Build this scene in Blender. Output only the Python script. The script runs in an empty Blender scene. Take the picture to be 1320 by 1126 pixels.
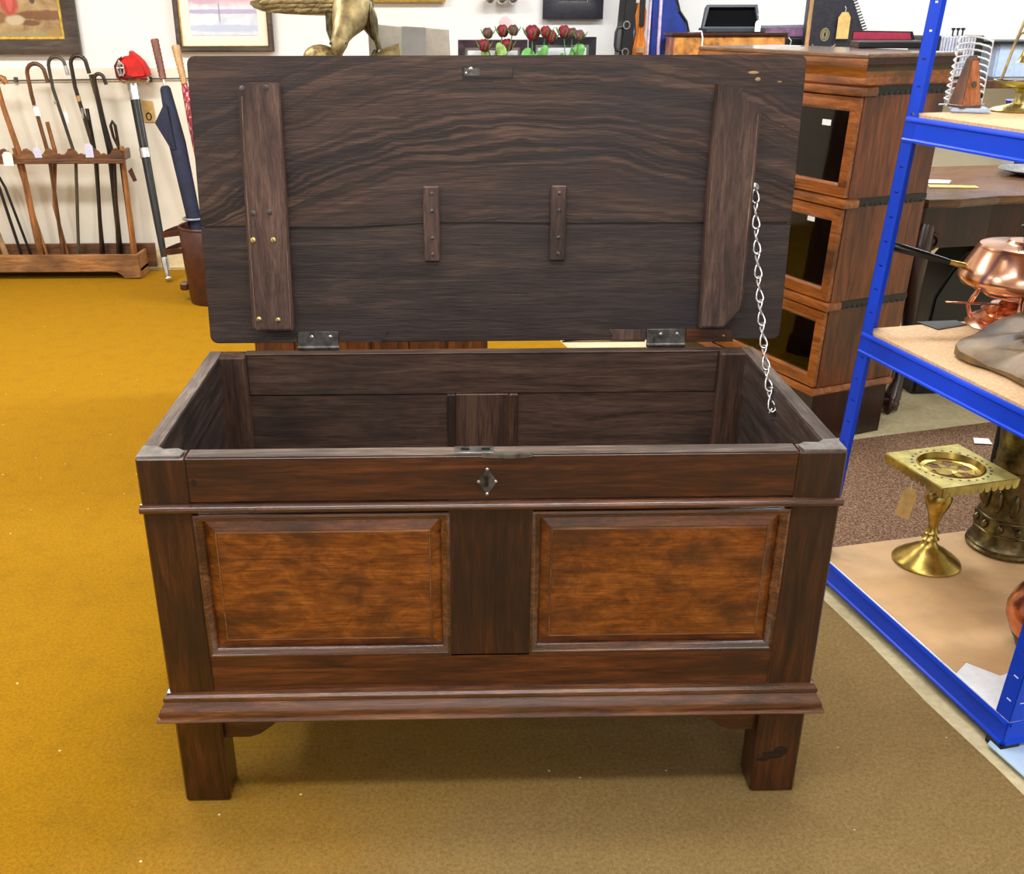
import bpy, bmesh, math, random
from mathutils import Matrix, Vector, Euler
random.seed(7)
PI = math.pi
S = bpy.context.scene
C = S.collection

# ------------------------------------------------------------------ camera
cam = bpy.data.objects.new('camera', bpy.data.cameras.new('camera'))
C.objects.link(cam)
S.camera = cam
pitch, yaw, roll = 0.4133, 0.0215, -0.0019
cp, sp, cy_, sy_ = math.cos(pitch), math.sin(pitch), math.cos(yaw), math.sin(yaw)
fw = Vector((sy_*cp, cy_*cp, -sp)); rt = Vector((cy_, -sy_, 0)); up = rt.cross(fw)
cr, sr = math.cos(roll), math.sin(roll)
rt, up = rt*cr + up*sr, up*cr - rt*sr
m = Matrix((rt, up, -fw)).transposed().to_4x4()
m.translation = Vector((-0.0678, -1.5461, 1.4158))
cam.matrix_world = m
cam.data.sensor_width = 36; cam.data.sensor_fit = 'HORIZONTAL'
cam.data.lens = 1297.7/1320*36
cam.data.shift_x = 49.85/1320; cam.data.shift_y = 21.98/1320
cam.data.clip_start = 0.05; cam.data.clip_end = 60

# ------------------------------------------------------------------ world, lights, exposure
def s2l(c):
    return tuple((x/255/12.92 if x/255 <= .04045 else ((x/255+.055)/1.055)**2.4) for x in c) + (1,)
W = bpy.data.worlds.new('world'); S.world = W; W.use_nodes = True
W.node_tree.nodes['Background'].inputs[0].default_value = (.9, .95, 1, 1)
W.node_tree.nodes['Background'].inputs[1].default_value = 0.3
S.view_settings.view_transform = 'Standard'; S.view_settings.look = 'None'
S.view_settings.gamma = 1; S.view_settings.use_curve_mapping = False
S.view_settings.exposure = 0.0
def area(name, loc, size, power, col, target=None):
    d = bpy.data.lights.new(name, 'AREA'); d.shape = 'RECTANGLE'; d.size, d.size_y = size
    d.energy = power; d.color = col
    o = bpy.data.objects.new(name, d); C.objects.link(o); o.location = loc
    if target:
        o.rotation_euler = (Vector(target)-Vector(loc)).to_track_quat('-Z', 'Y').to_euler()
    return o
area('tube_or_fill_light', (-3.4, -0.4, 2.7), (0.4, 1.8), 96, (.90, .96, 1))
area('tube_or_fill_light', (-2.2, 2.6, 2.7), (1.8, 0.3), 92, (1, .98, .95))
area('tube_or_fill_light', (1.0, 2.7, 2.7), (1.8, 0.3), 86, (.95, .98, 1))
area('tube_or_fill_light', (3.2, 3.0, 2.7), (1.4, 0.3), 50, (.86, .93, 1))  # unseen tube added to brighten the right-hand back wall
area('tube_or_fill_light', (0.4, 0.35, 2.7), (1.8, 0.2), 32, (1, .97, .92))
area('tube_or_fill_light', (-0.3, -0.85, 2.7), (2.8, 0.2), 42, (.98, .98, 1))
area('tube_or_fill_light', (2.9, 0.4, 2.7), (0.3, 1.6), 25, (.9, .95, 1))
area('tube_or_fill_light', (0.2, -3.4, 2.7), (2.8, 0.3), 58, (.98, .98, 1))  # unseen fill set far forward to lighten the floor beneath the chest

# ------------------------------------------------------------------ materials
def newmat(name):
    mt = bpy.data.materials.new(name); mt.use_nodes = True
    nt = mt.node_tree
    return mt, nt, nt.nodes['Principled BSDF'], nt.nodes, nt.links
def coords(nt, scale=(1, 1, 1), rnd=True, rot=(0, 0, 0)):
    N, L = nt.nodes, nt.links
    tc = N.new('ShaderNodeTexCoord'); mp = N.new('ShaderNodeMapping')
    mp.inputs['Scale'].default_value = scale; mp.inputs['Rotation'].default_value = rot
    L.new(tc.outputs['Object'], mp.inputs['Vector'])
    if rnd:
        oi = N.new('ShaderNodeObjectInfo'); mu = N.new('ShaderNodeMath'); mu.operation = 'MULTIPLY'; mu.inputs[1].default_value = 13.0
        L.new(oi.outputs['Random'], mu.inputs[0]); L.new(mu.outputs[0], mp.inputs['Location'])
    return mp.outputs['Vector']
def noise(nt, vec, scale, detail=3, rough=.55, dist=0):
    n = nt.nodes.new('ShaderNodeTexNoise'); n.inputs['Scale'].default_value = scale
    n.inputs['Detail'].default_value = detail; n.inputs['Roughness'].default_value = rough; n.inputs['Distortion'].default_value = dist
    if vec is not None: nt.links.new(vec, n.inputs['Vector'])
    return n.outputs['Fac']
def ramp(nt, fac, stops):
    r = nt.nodes.new('ShaderNodeValToRGB'); e = r.color_ramp.elements
    e[0].position, e[0].color = stops[0][0], s2l(stops[0][1])
    e[1].position, e[1].color = stops[-1][0], s2l(stops[-1][1])
    for p, c in stops[1:-1]:
        x = e.new(p); x.color = s2l(c)
    nt.links.new(fac, r.inputs[0]); return r.outputs[0]
def mix(nt, fac, a, b, mode='MIX'):
    x = nt.nodes.new('ShaderNodeMix'); x.data_type = 'RGBA'; x.blend_type = mode
    for sock, v in ((x.inputs[0], fac), (x.inputs[6], a), (x.inputs[7], b)):
        if hasattr(v, 'is_linked') or hasattr(v, 'links'): nt.links.new(v, sock)
        else: sock.default_value = v
    return x.outputs[2]
def mrange(nt, fac, a, b, c=0, d=1):
    x = nt.nodes.new('ShaderNodeMapRange'); x.interpolation_type = 'SMOOTHSTEP'
    for i, v in enumerate((a, b, c, d)): x.inputs[i+1].default_value = v
    nt.links.new(fac, x.inputs[0]); return x.outputs[0]
def bump(nt, bs, h, strength=.2, dist=.002):
    b = nt.nodes.new('ShaderNodeBump'); b.inputs['Strength'].default_value = strength; b.inputs['Distance'].default_value = dist
    nt.links.new(h, b.inputs['Height']); nt.links.new(b.outputs[0], bs.inputs['Normal'])
def mathn(nt, op, a, b):
    x = nt.nodes.new('ShaderNodeMath'); x.operation = op
    for s, v in zip(x.inputs, (a, b)):
        if isinstance(v, (int, float)): s.default_value = v
        else: nt.links.new(v, s)
    return x.outputs[0]

def wood(name, dark, mid, light, axis='x', rough=.4, spread=(.3, .5, .72), bmp=.25, blotch=None, fine=1.0, coat=0.0, big=1.0, spec=.5, mottle=0, rings=None, pore=.75):
    mt, nt, bs, N, L = newmat(name)
    a = {'x': 0, 'y': 1, 'z': 2}[axis]
    sc = [34*fine]*3; sc[a] = 2.6*fine
    g = noise(nt, coords(nt, tuple(sc)), 1.3, 8, .68, 1.0)
    sc2 = [230*fine]*3; sc2[a] = 13*fine
    p = noise(nt, coords(nt, tuple(sc2)), 1.5, 3, .65)
    if mottle:
        q = noise(nt, coords(nt, tuple(9 if k == a else 15 for k in range(3))), 1.6, 7, .7, 1.5)
        g = mathn(nt, 'ADD', mathn(nt, 'MULTIPLY', g, 1-mottle), mathn(nt, 'MULTIPLY', q, mottle))
    col = ramp(nt, g, [(spread[0], dark), (spread[1], mid), (spread[2], light)])
    if rings:
        # flat-sawn growth rings: arched lines over the width of the plank
        tc = N.new('ShaderNodeTexCoord'); sp_ = N.new('ShaderNodeSeparateXYZ'); L.new(tc.outputs['Object'], sp_.inputs[0])
        dx = mathn(nt, 'SUBTRACT', sp_.outputs['X'], rings[0])
        h = mathn(nt, 'ADD', sp_.outputs['Z'], mathn(nt, 'MULTIPLY', mathn(nt, 'MULTIPLY', dx, dx), rings[1]))
        h = mathn(nt, 'ADD', h, mathn(nt, 'MULTIPLY', noise(nt, coords(nt, (3, 3, 7), False), 1.6, 3, .55), .06))
        cb_ = N.new('ShaderNodeCombineXYZ'); L.new(h, cb_.inputs['X']); L.new(mathn(nt, 'MULTIPLY', sp_.outputs['X'], .012), cb_.inputs['Y'])
        ln = noise(nt, cb_.outputs[0], 85, 4, .6)
        band = mrange(nt, noise(nt, cb_.outputs[0], 7, 1, .5), .35, .62)
        col = mix(nt, mathn(nt, 'MULTIPLY', mrange(nt, ln, .44, .54, .9, 0), band), col, s2l(tuple(x*.6 for x in dark)))
        col = mix(nt, mathn(nt, 'MULTIPLY', mrange(nt, ln, .55, .7, 0, .5), band), col, s2l(tuple(min(255, x*1.15) for x in light)))
    pores = mrange(nt, p, .3, .62, .45, 1.1)
    col = mix(nt, pore, col, pores, 'MULTIPLY')
    sb = [2.6*big]*3; sb[a] = 1.3*big
    b = noise(nt, coords(nt, tuple(sb)), 1.7, 4, .6)
    if blotch is None: blotch = tuple(x*.55 for x in dark)
    col = mix(nt, mrange(nt, b, .42, .72, 0, .75), col, s2l(blotch))
    L.new(col, bs.inputs['Base Color'])
    L.new(mrange(nt, b, .3, .7, rough*.85, min(1, rough*1.3)), bs.inputs['Roughness'])
    bs.inputs['Coat Weight'].default_value = coat; bs.inputs['Coat Roughness'].default_value = .17
    bs.inputs['Specular IOR Level'].default_value = spec
    bump(nt, bs, mathn(nt, 'ADD', p, mathn(nt, 'MULTIPLY', g, .8)), bmp, .0015)
    return mt
def plain(name, col, rough=.5, metal=0, var=.12, scale=40, bmp=0, coat=0, spec=.5):
    mt, nt, bs, N, L = newmat(name)
    n = noise(nt, coords(nt), scale, 4, .6)
    lo = tuple(x*(1-var) for x in col); hi = tuple(min(255, x*(1+var)) for x in col)
    L.new(ramp(nt, n, [(.3, lo), (.7, hi)]), bs.inputs['Base Color'])
    bs.inputs['Roughness'].default_value = rough; bs.inputs['Metallic'].default_value = metal
    bs.inputs['Coat Weight'].default_value = coat; bs.inputs['Specular IOR Level'].default_value = spec
    if bmp: bump(nt, bs, n, bmp, .003)
    return mt
def blobs(name, base, items, rough=.6, plane='xz', grain=None):
    """flat print: soft ellipses of colour (cx, cz, rx, rz, colour) over a mottled ground, in the object's own plane"""
    mt, nt, bs, N, L = newmat(name)
    tc = N.new('ShaderNodeTexCoord')
    n = noise(nt, tc.outputs['Object'], 9, 5, .65, .5)
    col = ramp(nt, n, base)
    wob = noise(nt, tc.outputs['Object'], 22, 4, .6)
    sp_ = N.new('ShaderNodeSeparateXYZ'); L.new(tc.outputs['Object'], sp_.inputs[0])
    for (cx, cz, rx, rz, c) in items:
        dx = mathn(nt, 'DIVIDE', mathn(nt, 'SUBTRACT', sp_.outputs['X'], cx), rx)
        dz = mathn(nt, 'DIVIDE', mathn(nt, 'SUBTRACT', sp_.outputs['Z'], cz), rz)
        d = mathn(nt, 'ADD', mathn(nt, 'MULTIPLY', dx, dx), mathn(nt, 'MULTIPLY', dz, dz))
        d = mathn(nt, 'ADD', d, mathn(nt, 'MULTIPLY', mathn(nt, 'SUBTRACT', wob, .5), 1.6))
        col = mix(nt, mrange(nt, d, .55, 1.25, .85, 0), col, s2l(c))
    L.new(col, bs.inputs['Base Color']); bs.inputs['Roughness'].default_value = rough
    return mt

M = {}
# chest oak
M['oak_front_h'] = wood('oak_front_h', (42, 19, 9), (84, 42, 19), (126, 70, 33), 'x', .33, coat=.3)
M['oak_front_v'] = wood('oak_front_v', (32, 15, 8), (64, 32, 15), (98, 54, 27), 'z', .33, coat=.3)
M['oak_panel'] = wood('oak_panel', (66, 31, 9), (134, 72, 22), (178, 106, 40), 'x', .3, spread=(.32, .5, .66), blotch=(56, 28, 11), coat=.3, big=3.0, mottle=.62)
M['oak_mould'] = wood('oak_mould', (52, 27, 15), (102, 58, 33), (146, 96, 60), 'x', .22, coat=1)
M['oak_mould_v'] = wood('oak_mould_v', (34, 18, 11), (72, 38, 20), (100, 58, 32), 'z', .28, coat=.4)
M['oak_in_h'] = wood('oak_in_h', (48, 36, 31), (84, 64, 54), (112, 88, 74), 'x', .5, spec=.4)
M['oak_in_v'] = wood('oak_in_v', (48, 34, 28), (84, 60, 48), (114, 86, 68), 'z', .5, spec=.4)
M['oak_in_y'] = wood('oak_in_y', (46, 36, 34), (78, 64, 58), (108, 90, 80), 'y', .5, spec=.4)
M['oak_lid'] = wood('oak_lid', (42, 29, 26), (73, 53, 45), (108, 83, 68), 'x', .46, spread=(.28, .52, .78), blotch=(42, 38, 44), bmp=.5, spec=.45, rings=(.12, .36))
M['oak_lid_low'] = wood('oak_lid_low', (36, 28, 27), (56, 44, 41), (84, 66, 58), 'x', .48, blotch=(40, 37, 43), bmp=.5, spec=.45)
M['oak_batten'] = wood('oak_batten', (54, 38, 34), (88, 65, 58), (124, 97, 84), 'z', .46, bmp=.4, spec=.45)
M['oak_edge'] = wood('oak_edge', (96, 60, 34), (138, 92, 56), (170, 124, 84), 'x', .4, coat=.3)
M['oak_knot'] = wood('oak_knot', (20, 11, 7), (36, 20, 13), (56, 34, 22), 'x', .4)
M['oak_raw'] = wood('oak_raw', (120, 90, 60), (170, 135, 95), (200, 168, 124), 'x', .7)
M['oak_rim'] = wood('oak_rim', (66, 54, 48), (110, 94, 84), (150, 134, 122), 'x', .6, bmp=.4)
M['oak_rim_y'] = wood('oak_rim_y', (66, 54, 48), (112, 96, 86), (154, 138, 126), 'y', .6, bmp=.4)
M['oak_rim_z'] = wood('oak_rim_z', (80, 58, 46), (128, 98, 80), (176, 144, 120), 'z', .6, bmp=.4)
M['iron'] = plain('iron', (92, 90, 88), .5, .8, .3, 60, .2)
M['tin'] = plain('tin', (120, 118, 114), .45, .8, .3, 50, .2)
M['rim_grey'] = plain('rim_grey', (112, 106, 100), .6, 0, .25, 40, .2)
M['steel'] = plain('steel', (200, 200, 200), .3, 1, .1)
M['silver'] = plain('silver', (205, 205, 205), .28, 1, .15)
M['brass'] = plain('brass', (182, 158, 84), .3, 1, .18, 30)
M['brass_pale'] = plain('brass_pale', (182, 168, 104), .4, 1, .15, 30)
M['brass_dark'] = plain('brass_dark', (100, 92, 66), .36, 1, .35, 40, .4)
M['screw_brass'] = plain('screw_brass', (220, 200, 130), .35, 1, .1)
M['bronze'] = plain('bronze', (150, 134, 96), .5, .8, .3, 25, .3)
M['copper'] = plain('copper', (236, 180, 150), .2, 1, .06, 12)
M['copper_dark'] = plain('copper_dark', (176, 116, 92), .22, 1, .35, 18, .1)
M['black'] = plain('black', (16, 16, 17), .4, 0, .3)
M['black_gloss'] = plain('black_gloss', (10, 10, 11), .15, 0, .3)
M['rubber'] = plain('rubber', (30, 34, 40), .7)
M['blue_steel'] = plain('blue_steel', (0, 66, 216), .4, 0, .06, 5, spec=.35)
M['chipboard'] = plain('chipboard', (205, 170, 128), .7, 0, .1, 160)
M['kraft'] = plain('kraft', (196, 158, 112), .65, 0, .06, 9)
M['white_board'] = plain('white_board', (225, 228, 235), .5, 0, .04)
M['paper'] = plain('paper', (238, 238, 236), .7, 0, .03)
M['paper_blue'] = plain('paper_blue', (186, 212, 236), .4, 0, .05, 6)
M['paper_pink'] = plain('paper_pink', (232, 200, 200), .7, 0, .03)
M['paper_tan'] = plain('paper_tan', (200, 164, 98), .7, 0, .08)
M['paper_lilac'] = plain('paper_lilac', (205, 205, 232), .7, 0, .03)
M['wall'] = plain('wall', (236, 235, 232), .8, 0, .02, 2, .03)
M['wall_low'] = plain('wall_low', (236, 229, 212), .75, 0, .02, 2)
M['ceiling'] = plain('ceiling', (225, 225, 222), .9, 0, .02)
M['skirting'] = plain('skirting', (236, 218, 172), .5, 0, .04)
M['mah'] = wood('mah', (58, 26, 10), (112, 56, 20), (146, 82, 34), 'z', .35, coat=.15, bmp=.1, pore=.5)
M['mah_h'] = wood('mah_h', (84, 42, 14), (150, 84, 34), (190, 118, 54), 'x', .28, coat=.35, bmp=.1, pore=.5)
M['mah_top'] = wood('mah_top', (84, 56, 38), (120, 84, 58), (150, 110, 80), 'x', .16, coat=1, bmp=.03)
M['mah_dark'] = wood('mah_dark', (30, 11, 7), (54, 22, 12), (78, 36, 20), 'z', .3, coat=.2, bmp=.1)
M['case_dark'] = plain('case_dark', (24, 18, 14), .6, 0, .15, 6)
M['table_wood'] = wood('table_wood', (78, 48, 28), (124, 82, 50), (156, 108, 70), 'x', .25, coat=.4, bmp=.08)
M['cab_wood'] = wood('cab_wood', (54, 28, 14), (100, 56, 26), (140, 84, 42), 'z', .4, bmp=.15)
M['rack_wood'] = wood('rack_wood', (124, 82, 46), (176, 122, 74), (204, 154, 100), 'x', .45, bmp=.15)
M['rack_dark'] = wood('rack_dark', (66, 42, 26), (118, 78, 48), (152, 106, 68), 'x', .4, bmp=.15)
M['stick_brown'] = wood('stick_brown', (60, 36, 20), (104, 66, 36), (140, 94, 54), 'z', .35, bmp=.3)
M['stick_tan'] = wood('stick_tan', (120, 72, 32), (168, 108, 56), (196, 138, 80), 'z', .35, bmp=.3)
M['stick_grey'] = wood('stick_grey', (50, 44, 36), (84, 74, 60), (116, 102, 84), 'z', .35, bmp=.3)
M['stick_black'] = plain('stick_black', (22, 19, 18), .3, 0, .4, 30)
M['stick_dark'] = wood('stick_dark', (24, 16, 12), (48, 34, 26), (74, 54, 40), 'z', .3, bmp=.3)
M['gold'] = plain('gold', (204, 170, 84), .4, .7, .15, 30)
M['frame_brown'] = wood('frame_brown', (50, 40, 34), (80, 66, 56), (104, 88, 76), 'x', .45, bmp=.2)
M['frame_black'] = plain('frame_black', (34, 34, 42), .4, 0, .3, 60)
M['frame_plum'] = plain('frame_plum', (60, 44, 52), .35, 0, .3, 20)
M['mat_cream'] = plain('mat_cream', (244, 236, 216), .8, 0, .02)
M['photo'] = plain('photo', (225, 228, 230), .35, 0, .06, 8)
M['red_cloth'] = plain('red_cloth', (196, 30, 22), .75, 0, .15, 25, .2)
M['red_trim'] = plain('red_trim', (90, 26, 24), .8, 0, .2)
M['navy'] = plain('navy', (20, 26, 50), .75, 0, .25, 14, .3)
M['bamboo'] = wood('bamboo', (160, 118, 74), (196, 152, 100), (216, 178, 128), 'z', .45)
M['grip'] = wood('grip', (84, 46, 34), (120, 70, 52), (146, 92, 70), 'z', .5, bmp=.4)
M['leather'] = plain('leather', (66, 30, 18), .42, 0, .2, 20, .1)
M['concrete_grey'] = plain('concrete_grey', (200, 196, 184), .8, 0, .1, 10, .2)
M['rose'] = plain('rose', (112, 12, 28), .6, 0, .35, 60, .3)
M['rose_bud'] = plain('rose_bud', (88, 52, 46), .65, 0, .35, 60)
M['leaf'] = plain('leaf', (98, 158, 82), .55, 0, .25, 30)
M['leaf_pale'] = plain('leaf_pale', (140, 176, 92), .55, 0, .2, 30)
M['stem'] = plain('stem', (88, 128, 72), .6, 0, .2, 30)
M['velvet_blue'] = plain('velvet_blue', (22, 44, 122), .8, 0, .2, 12)
M['piping'] = plain('piping', (196, 180, 206), .6)
M['violin_wood'] = wood('violin_wood', (150, 76, 22), (206, 118, 36), (230, 150, 60), 'z', .25, coat=.5)
M['box_burl'] = plain('box_burl', (168, 112, 54), .35, 0, .35, 22, coat=.3)
M['box_black'] = plain('box_black', (44, 48, 54), .5, 0, .15)
M['box_lining'] = plain('box_lining', (8, 8, 10), .95, 0, .2, spec=.1)
M['pink_lining'] = plain('pink_lining', (206, 64, 96), .75, 0, .1)
M['plum_lining'] = plain('plum_lining', (130, 92, 122), .75, 0, .15)
M['grey_edge'] = plain('grey_edge', (132, 136, 146), .4, .3, .1)
M['bellows'] = plain('bellows', (176, 178, 190), .6, 0, .15)
M['plastic_blue'] = plain('plastic_blue', (178, 196, 222), .3, 0, .05)
M['cobalt'] = plain('cobalt', (14, 50, 190), .12, 0, .15)
M['white_wire'] = plain('white_wire', (232, 236, 240), .35, .2, .03)
M['metro'] = wood('metro', (124, 68, 36), (176, 106, 62), (202, 134, 84), 'z', .35, coat=.3)
M['metro_dark'] = wood('metro_dark', (84, 46, 26), (124, 72, 42), (150, 94, 58), 'z', .35, coat=.3)
M['slate'] = plain('slate', (86, 68, 42), .5, .1, .55, 10, .6)
M['grey_stripe'] = plain('grey_stripe', (172, 173, 173), .8, 0, .08, 8)
M['shell'] = plain('shell', (150, 132, 92), .45, .6, .45, 60, .8)
M['dish_red'] = plain('dish_red', (54, 22, 22), .25, 0, .2)
M['zither_print'] = plain('zither_print', (150, 140, 100), .5)

def glass():
    mt, nt, bs, N, L = newmat('glass')
    bs.inputs['Base Color'].default_value = (1, 1, 1, 1); bs.inputs['Roughness'].default_value = .03
    N.remove(bs)
    tr = N.new('ShaderNodeBsdfTransparent'); tr.inputs[0].default_value = (.8, .82, .8, 1)
    gl = N.new('ShaderNodeBsdfGlossy'); gl.inputs['Roughness'].default_value = .04
    fr = N.new('ShaderNodeFresnel'); fr.inputs[0].default_value = 1.5
    mx = N.new('ShaderNodeMixShader')
    L.new(fr.outputs[0], mx.inputs[0]); L.new(tr.outputs[0], mx.inputs[1]); L.new(gl.outputs[0], mx.inputs[2])
    L.new(mx.outputs[0], N['Material Output'].inputs[0])
    return mt
M['glass'] = glass()

def carpet_mat():
    mt, nt, bs, N, L = newmat('mustard_carpet')
    tc = N.new('ShaderNodeTexCoord')
    f = mathn(nt, 'ADD', mathn(nt, 'MULTIPLY', noise(nt, tc.outputs['Object'], 420, 3, .7), .55), mathn(nt, 'MULTIPLY', noise(nt, tc.outputs['Object'], 130, 3, .7), .45))
    g = noise(nt, tc.outputs['Object'], 14, 4, .6)
    lit = ramp(nt, f, [(.33, (126, 86, 3)), (.67, (178, 131, 8))])
    shaded_pile = ramp(nt, f, [(.33, (96, 78, 46)), (.67, (156, 130, 86))])  # dull brown of the shaded pile, set as its colour
    # near-right shade put into the colour, against the lit pile on the left
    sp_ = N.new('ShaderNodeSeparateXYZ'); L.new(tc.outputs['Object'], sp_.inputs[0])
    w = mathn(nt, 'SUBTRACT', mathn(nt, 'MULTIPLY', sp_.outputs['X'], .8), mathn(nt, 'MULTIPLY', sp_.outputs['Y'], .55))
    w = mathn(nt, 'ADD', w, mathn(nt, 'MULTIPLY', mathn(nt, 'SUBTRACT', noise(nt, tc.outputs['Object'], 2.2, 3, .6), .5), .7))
    col = mix(nt, mrange(nt, w, -.8, .3, 0, .95), lit, shaded_pile)
    col = mix(nt, mrange(nt, g, .45, .7, 0, .13), col, s2l((92, 68, 16)))
    vo = N.new('ShaderNodeTexVoronoi'); vo.inputs['Scale'].default_value = 16; L.new(tc.outputs['Object'], vo.inputs['Vector'])
    sel = N.new('ShaderNodeSeparateColor'); L.new(vo.outputs['Color'], sel.inputs[0])
    fl = mathn(nt, 'MULTIPLY', mathn(nt, 'LESS_THAN', vo.outputs['Distance'], .045), mathn(nt, 'GREATER_THAN', sel.outputs[0], .55))
    col = mix(nt, fl, col, s2l((225, 205, 150)))
    L.new(col, bs.inputs['Base Color']); bs.inputs['Roughness'].default_value = .95; bs.inputs['Specular IOR Level'].default_value = .15
    bump(nt, bs, f, .5, .004)
    return mt
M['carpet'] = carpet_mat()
def floor_mat():
    mt, nt, bs, N, L = newmat('screed')
    tc = N.new('ShaderNodeTexCoord')
    n = noise(nt, tc.outputs['Object'], 4, 6, .65); f = noise(nt, tc.outputs['Object'], 60, 3, .6)
    col = ramp(nt, n, [(.3, (178, 164, 126)), (.5, (206, 192, 152)), (.7, (222, 208, 170))])
    col = mix(nt, .35, col, mrange(nt, f, .3, .7, .6, 1.1), 'MULTIPLY')
    L.new(col, bs.inputs['Base Color']); bs.inputs['Roughness'].default_value = .7; bump(nt, bs, f, .2)
    return mt
M['screed'] = floor_mat()
def rug_mat():
    mt, nt, bs, N, L = newmat('brown_rug')
    tc = N.new('ShaderNodeTexCoord')
    f = noise(nt, tc.outputs['Object'], 150, 3, .75)
    L.new(ramp(nt, f, [(.32, (70, 48, 36)), (.5, (126, 96, 74)), (.68, (176, 148, 122))]), bs.inputs['Base Color'])
    bs.inputs['Roughness'].default_value = .95; bs.inputs['Specular IOR Level'].default_value = .1; bump(nt, bs, f, .8, .006)
    return mt
M['rug'] = rug_mat()
def tartan():
    mt, nt, bs, N, L = newmat('red_tartan')
    v = coords(nt, (60, 60, 24), False)
    ch = N.new('ShaderNodeTexChecker'); ch.inputs['Scale'].default_value = 1; L.new(v, ch.inputs['Vector'])
    ch.inputs['Color1'].default_value = s2l((176, 34, 44)); ch.inputs['Color2'].default_value = s2l((196, 160, 160))
    L.new(mix(nt, mrange(nt, noise(nt, v, 1.3), .4, .6), ch.outputs[0], s2l((120, 26, 36))), bs.inputs['Base Color'])
    bs.inputs['Roughness'].default_value = .8
    return mt
M['tartan'] = tartan()

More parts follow.
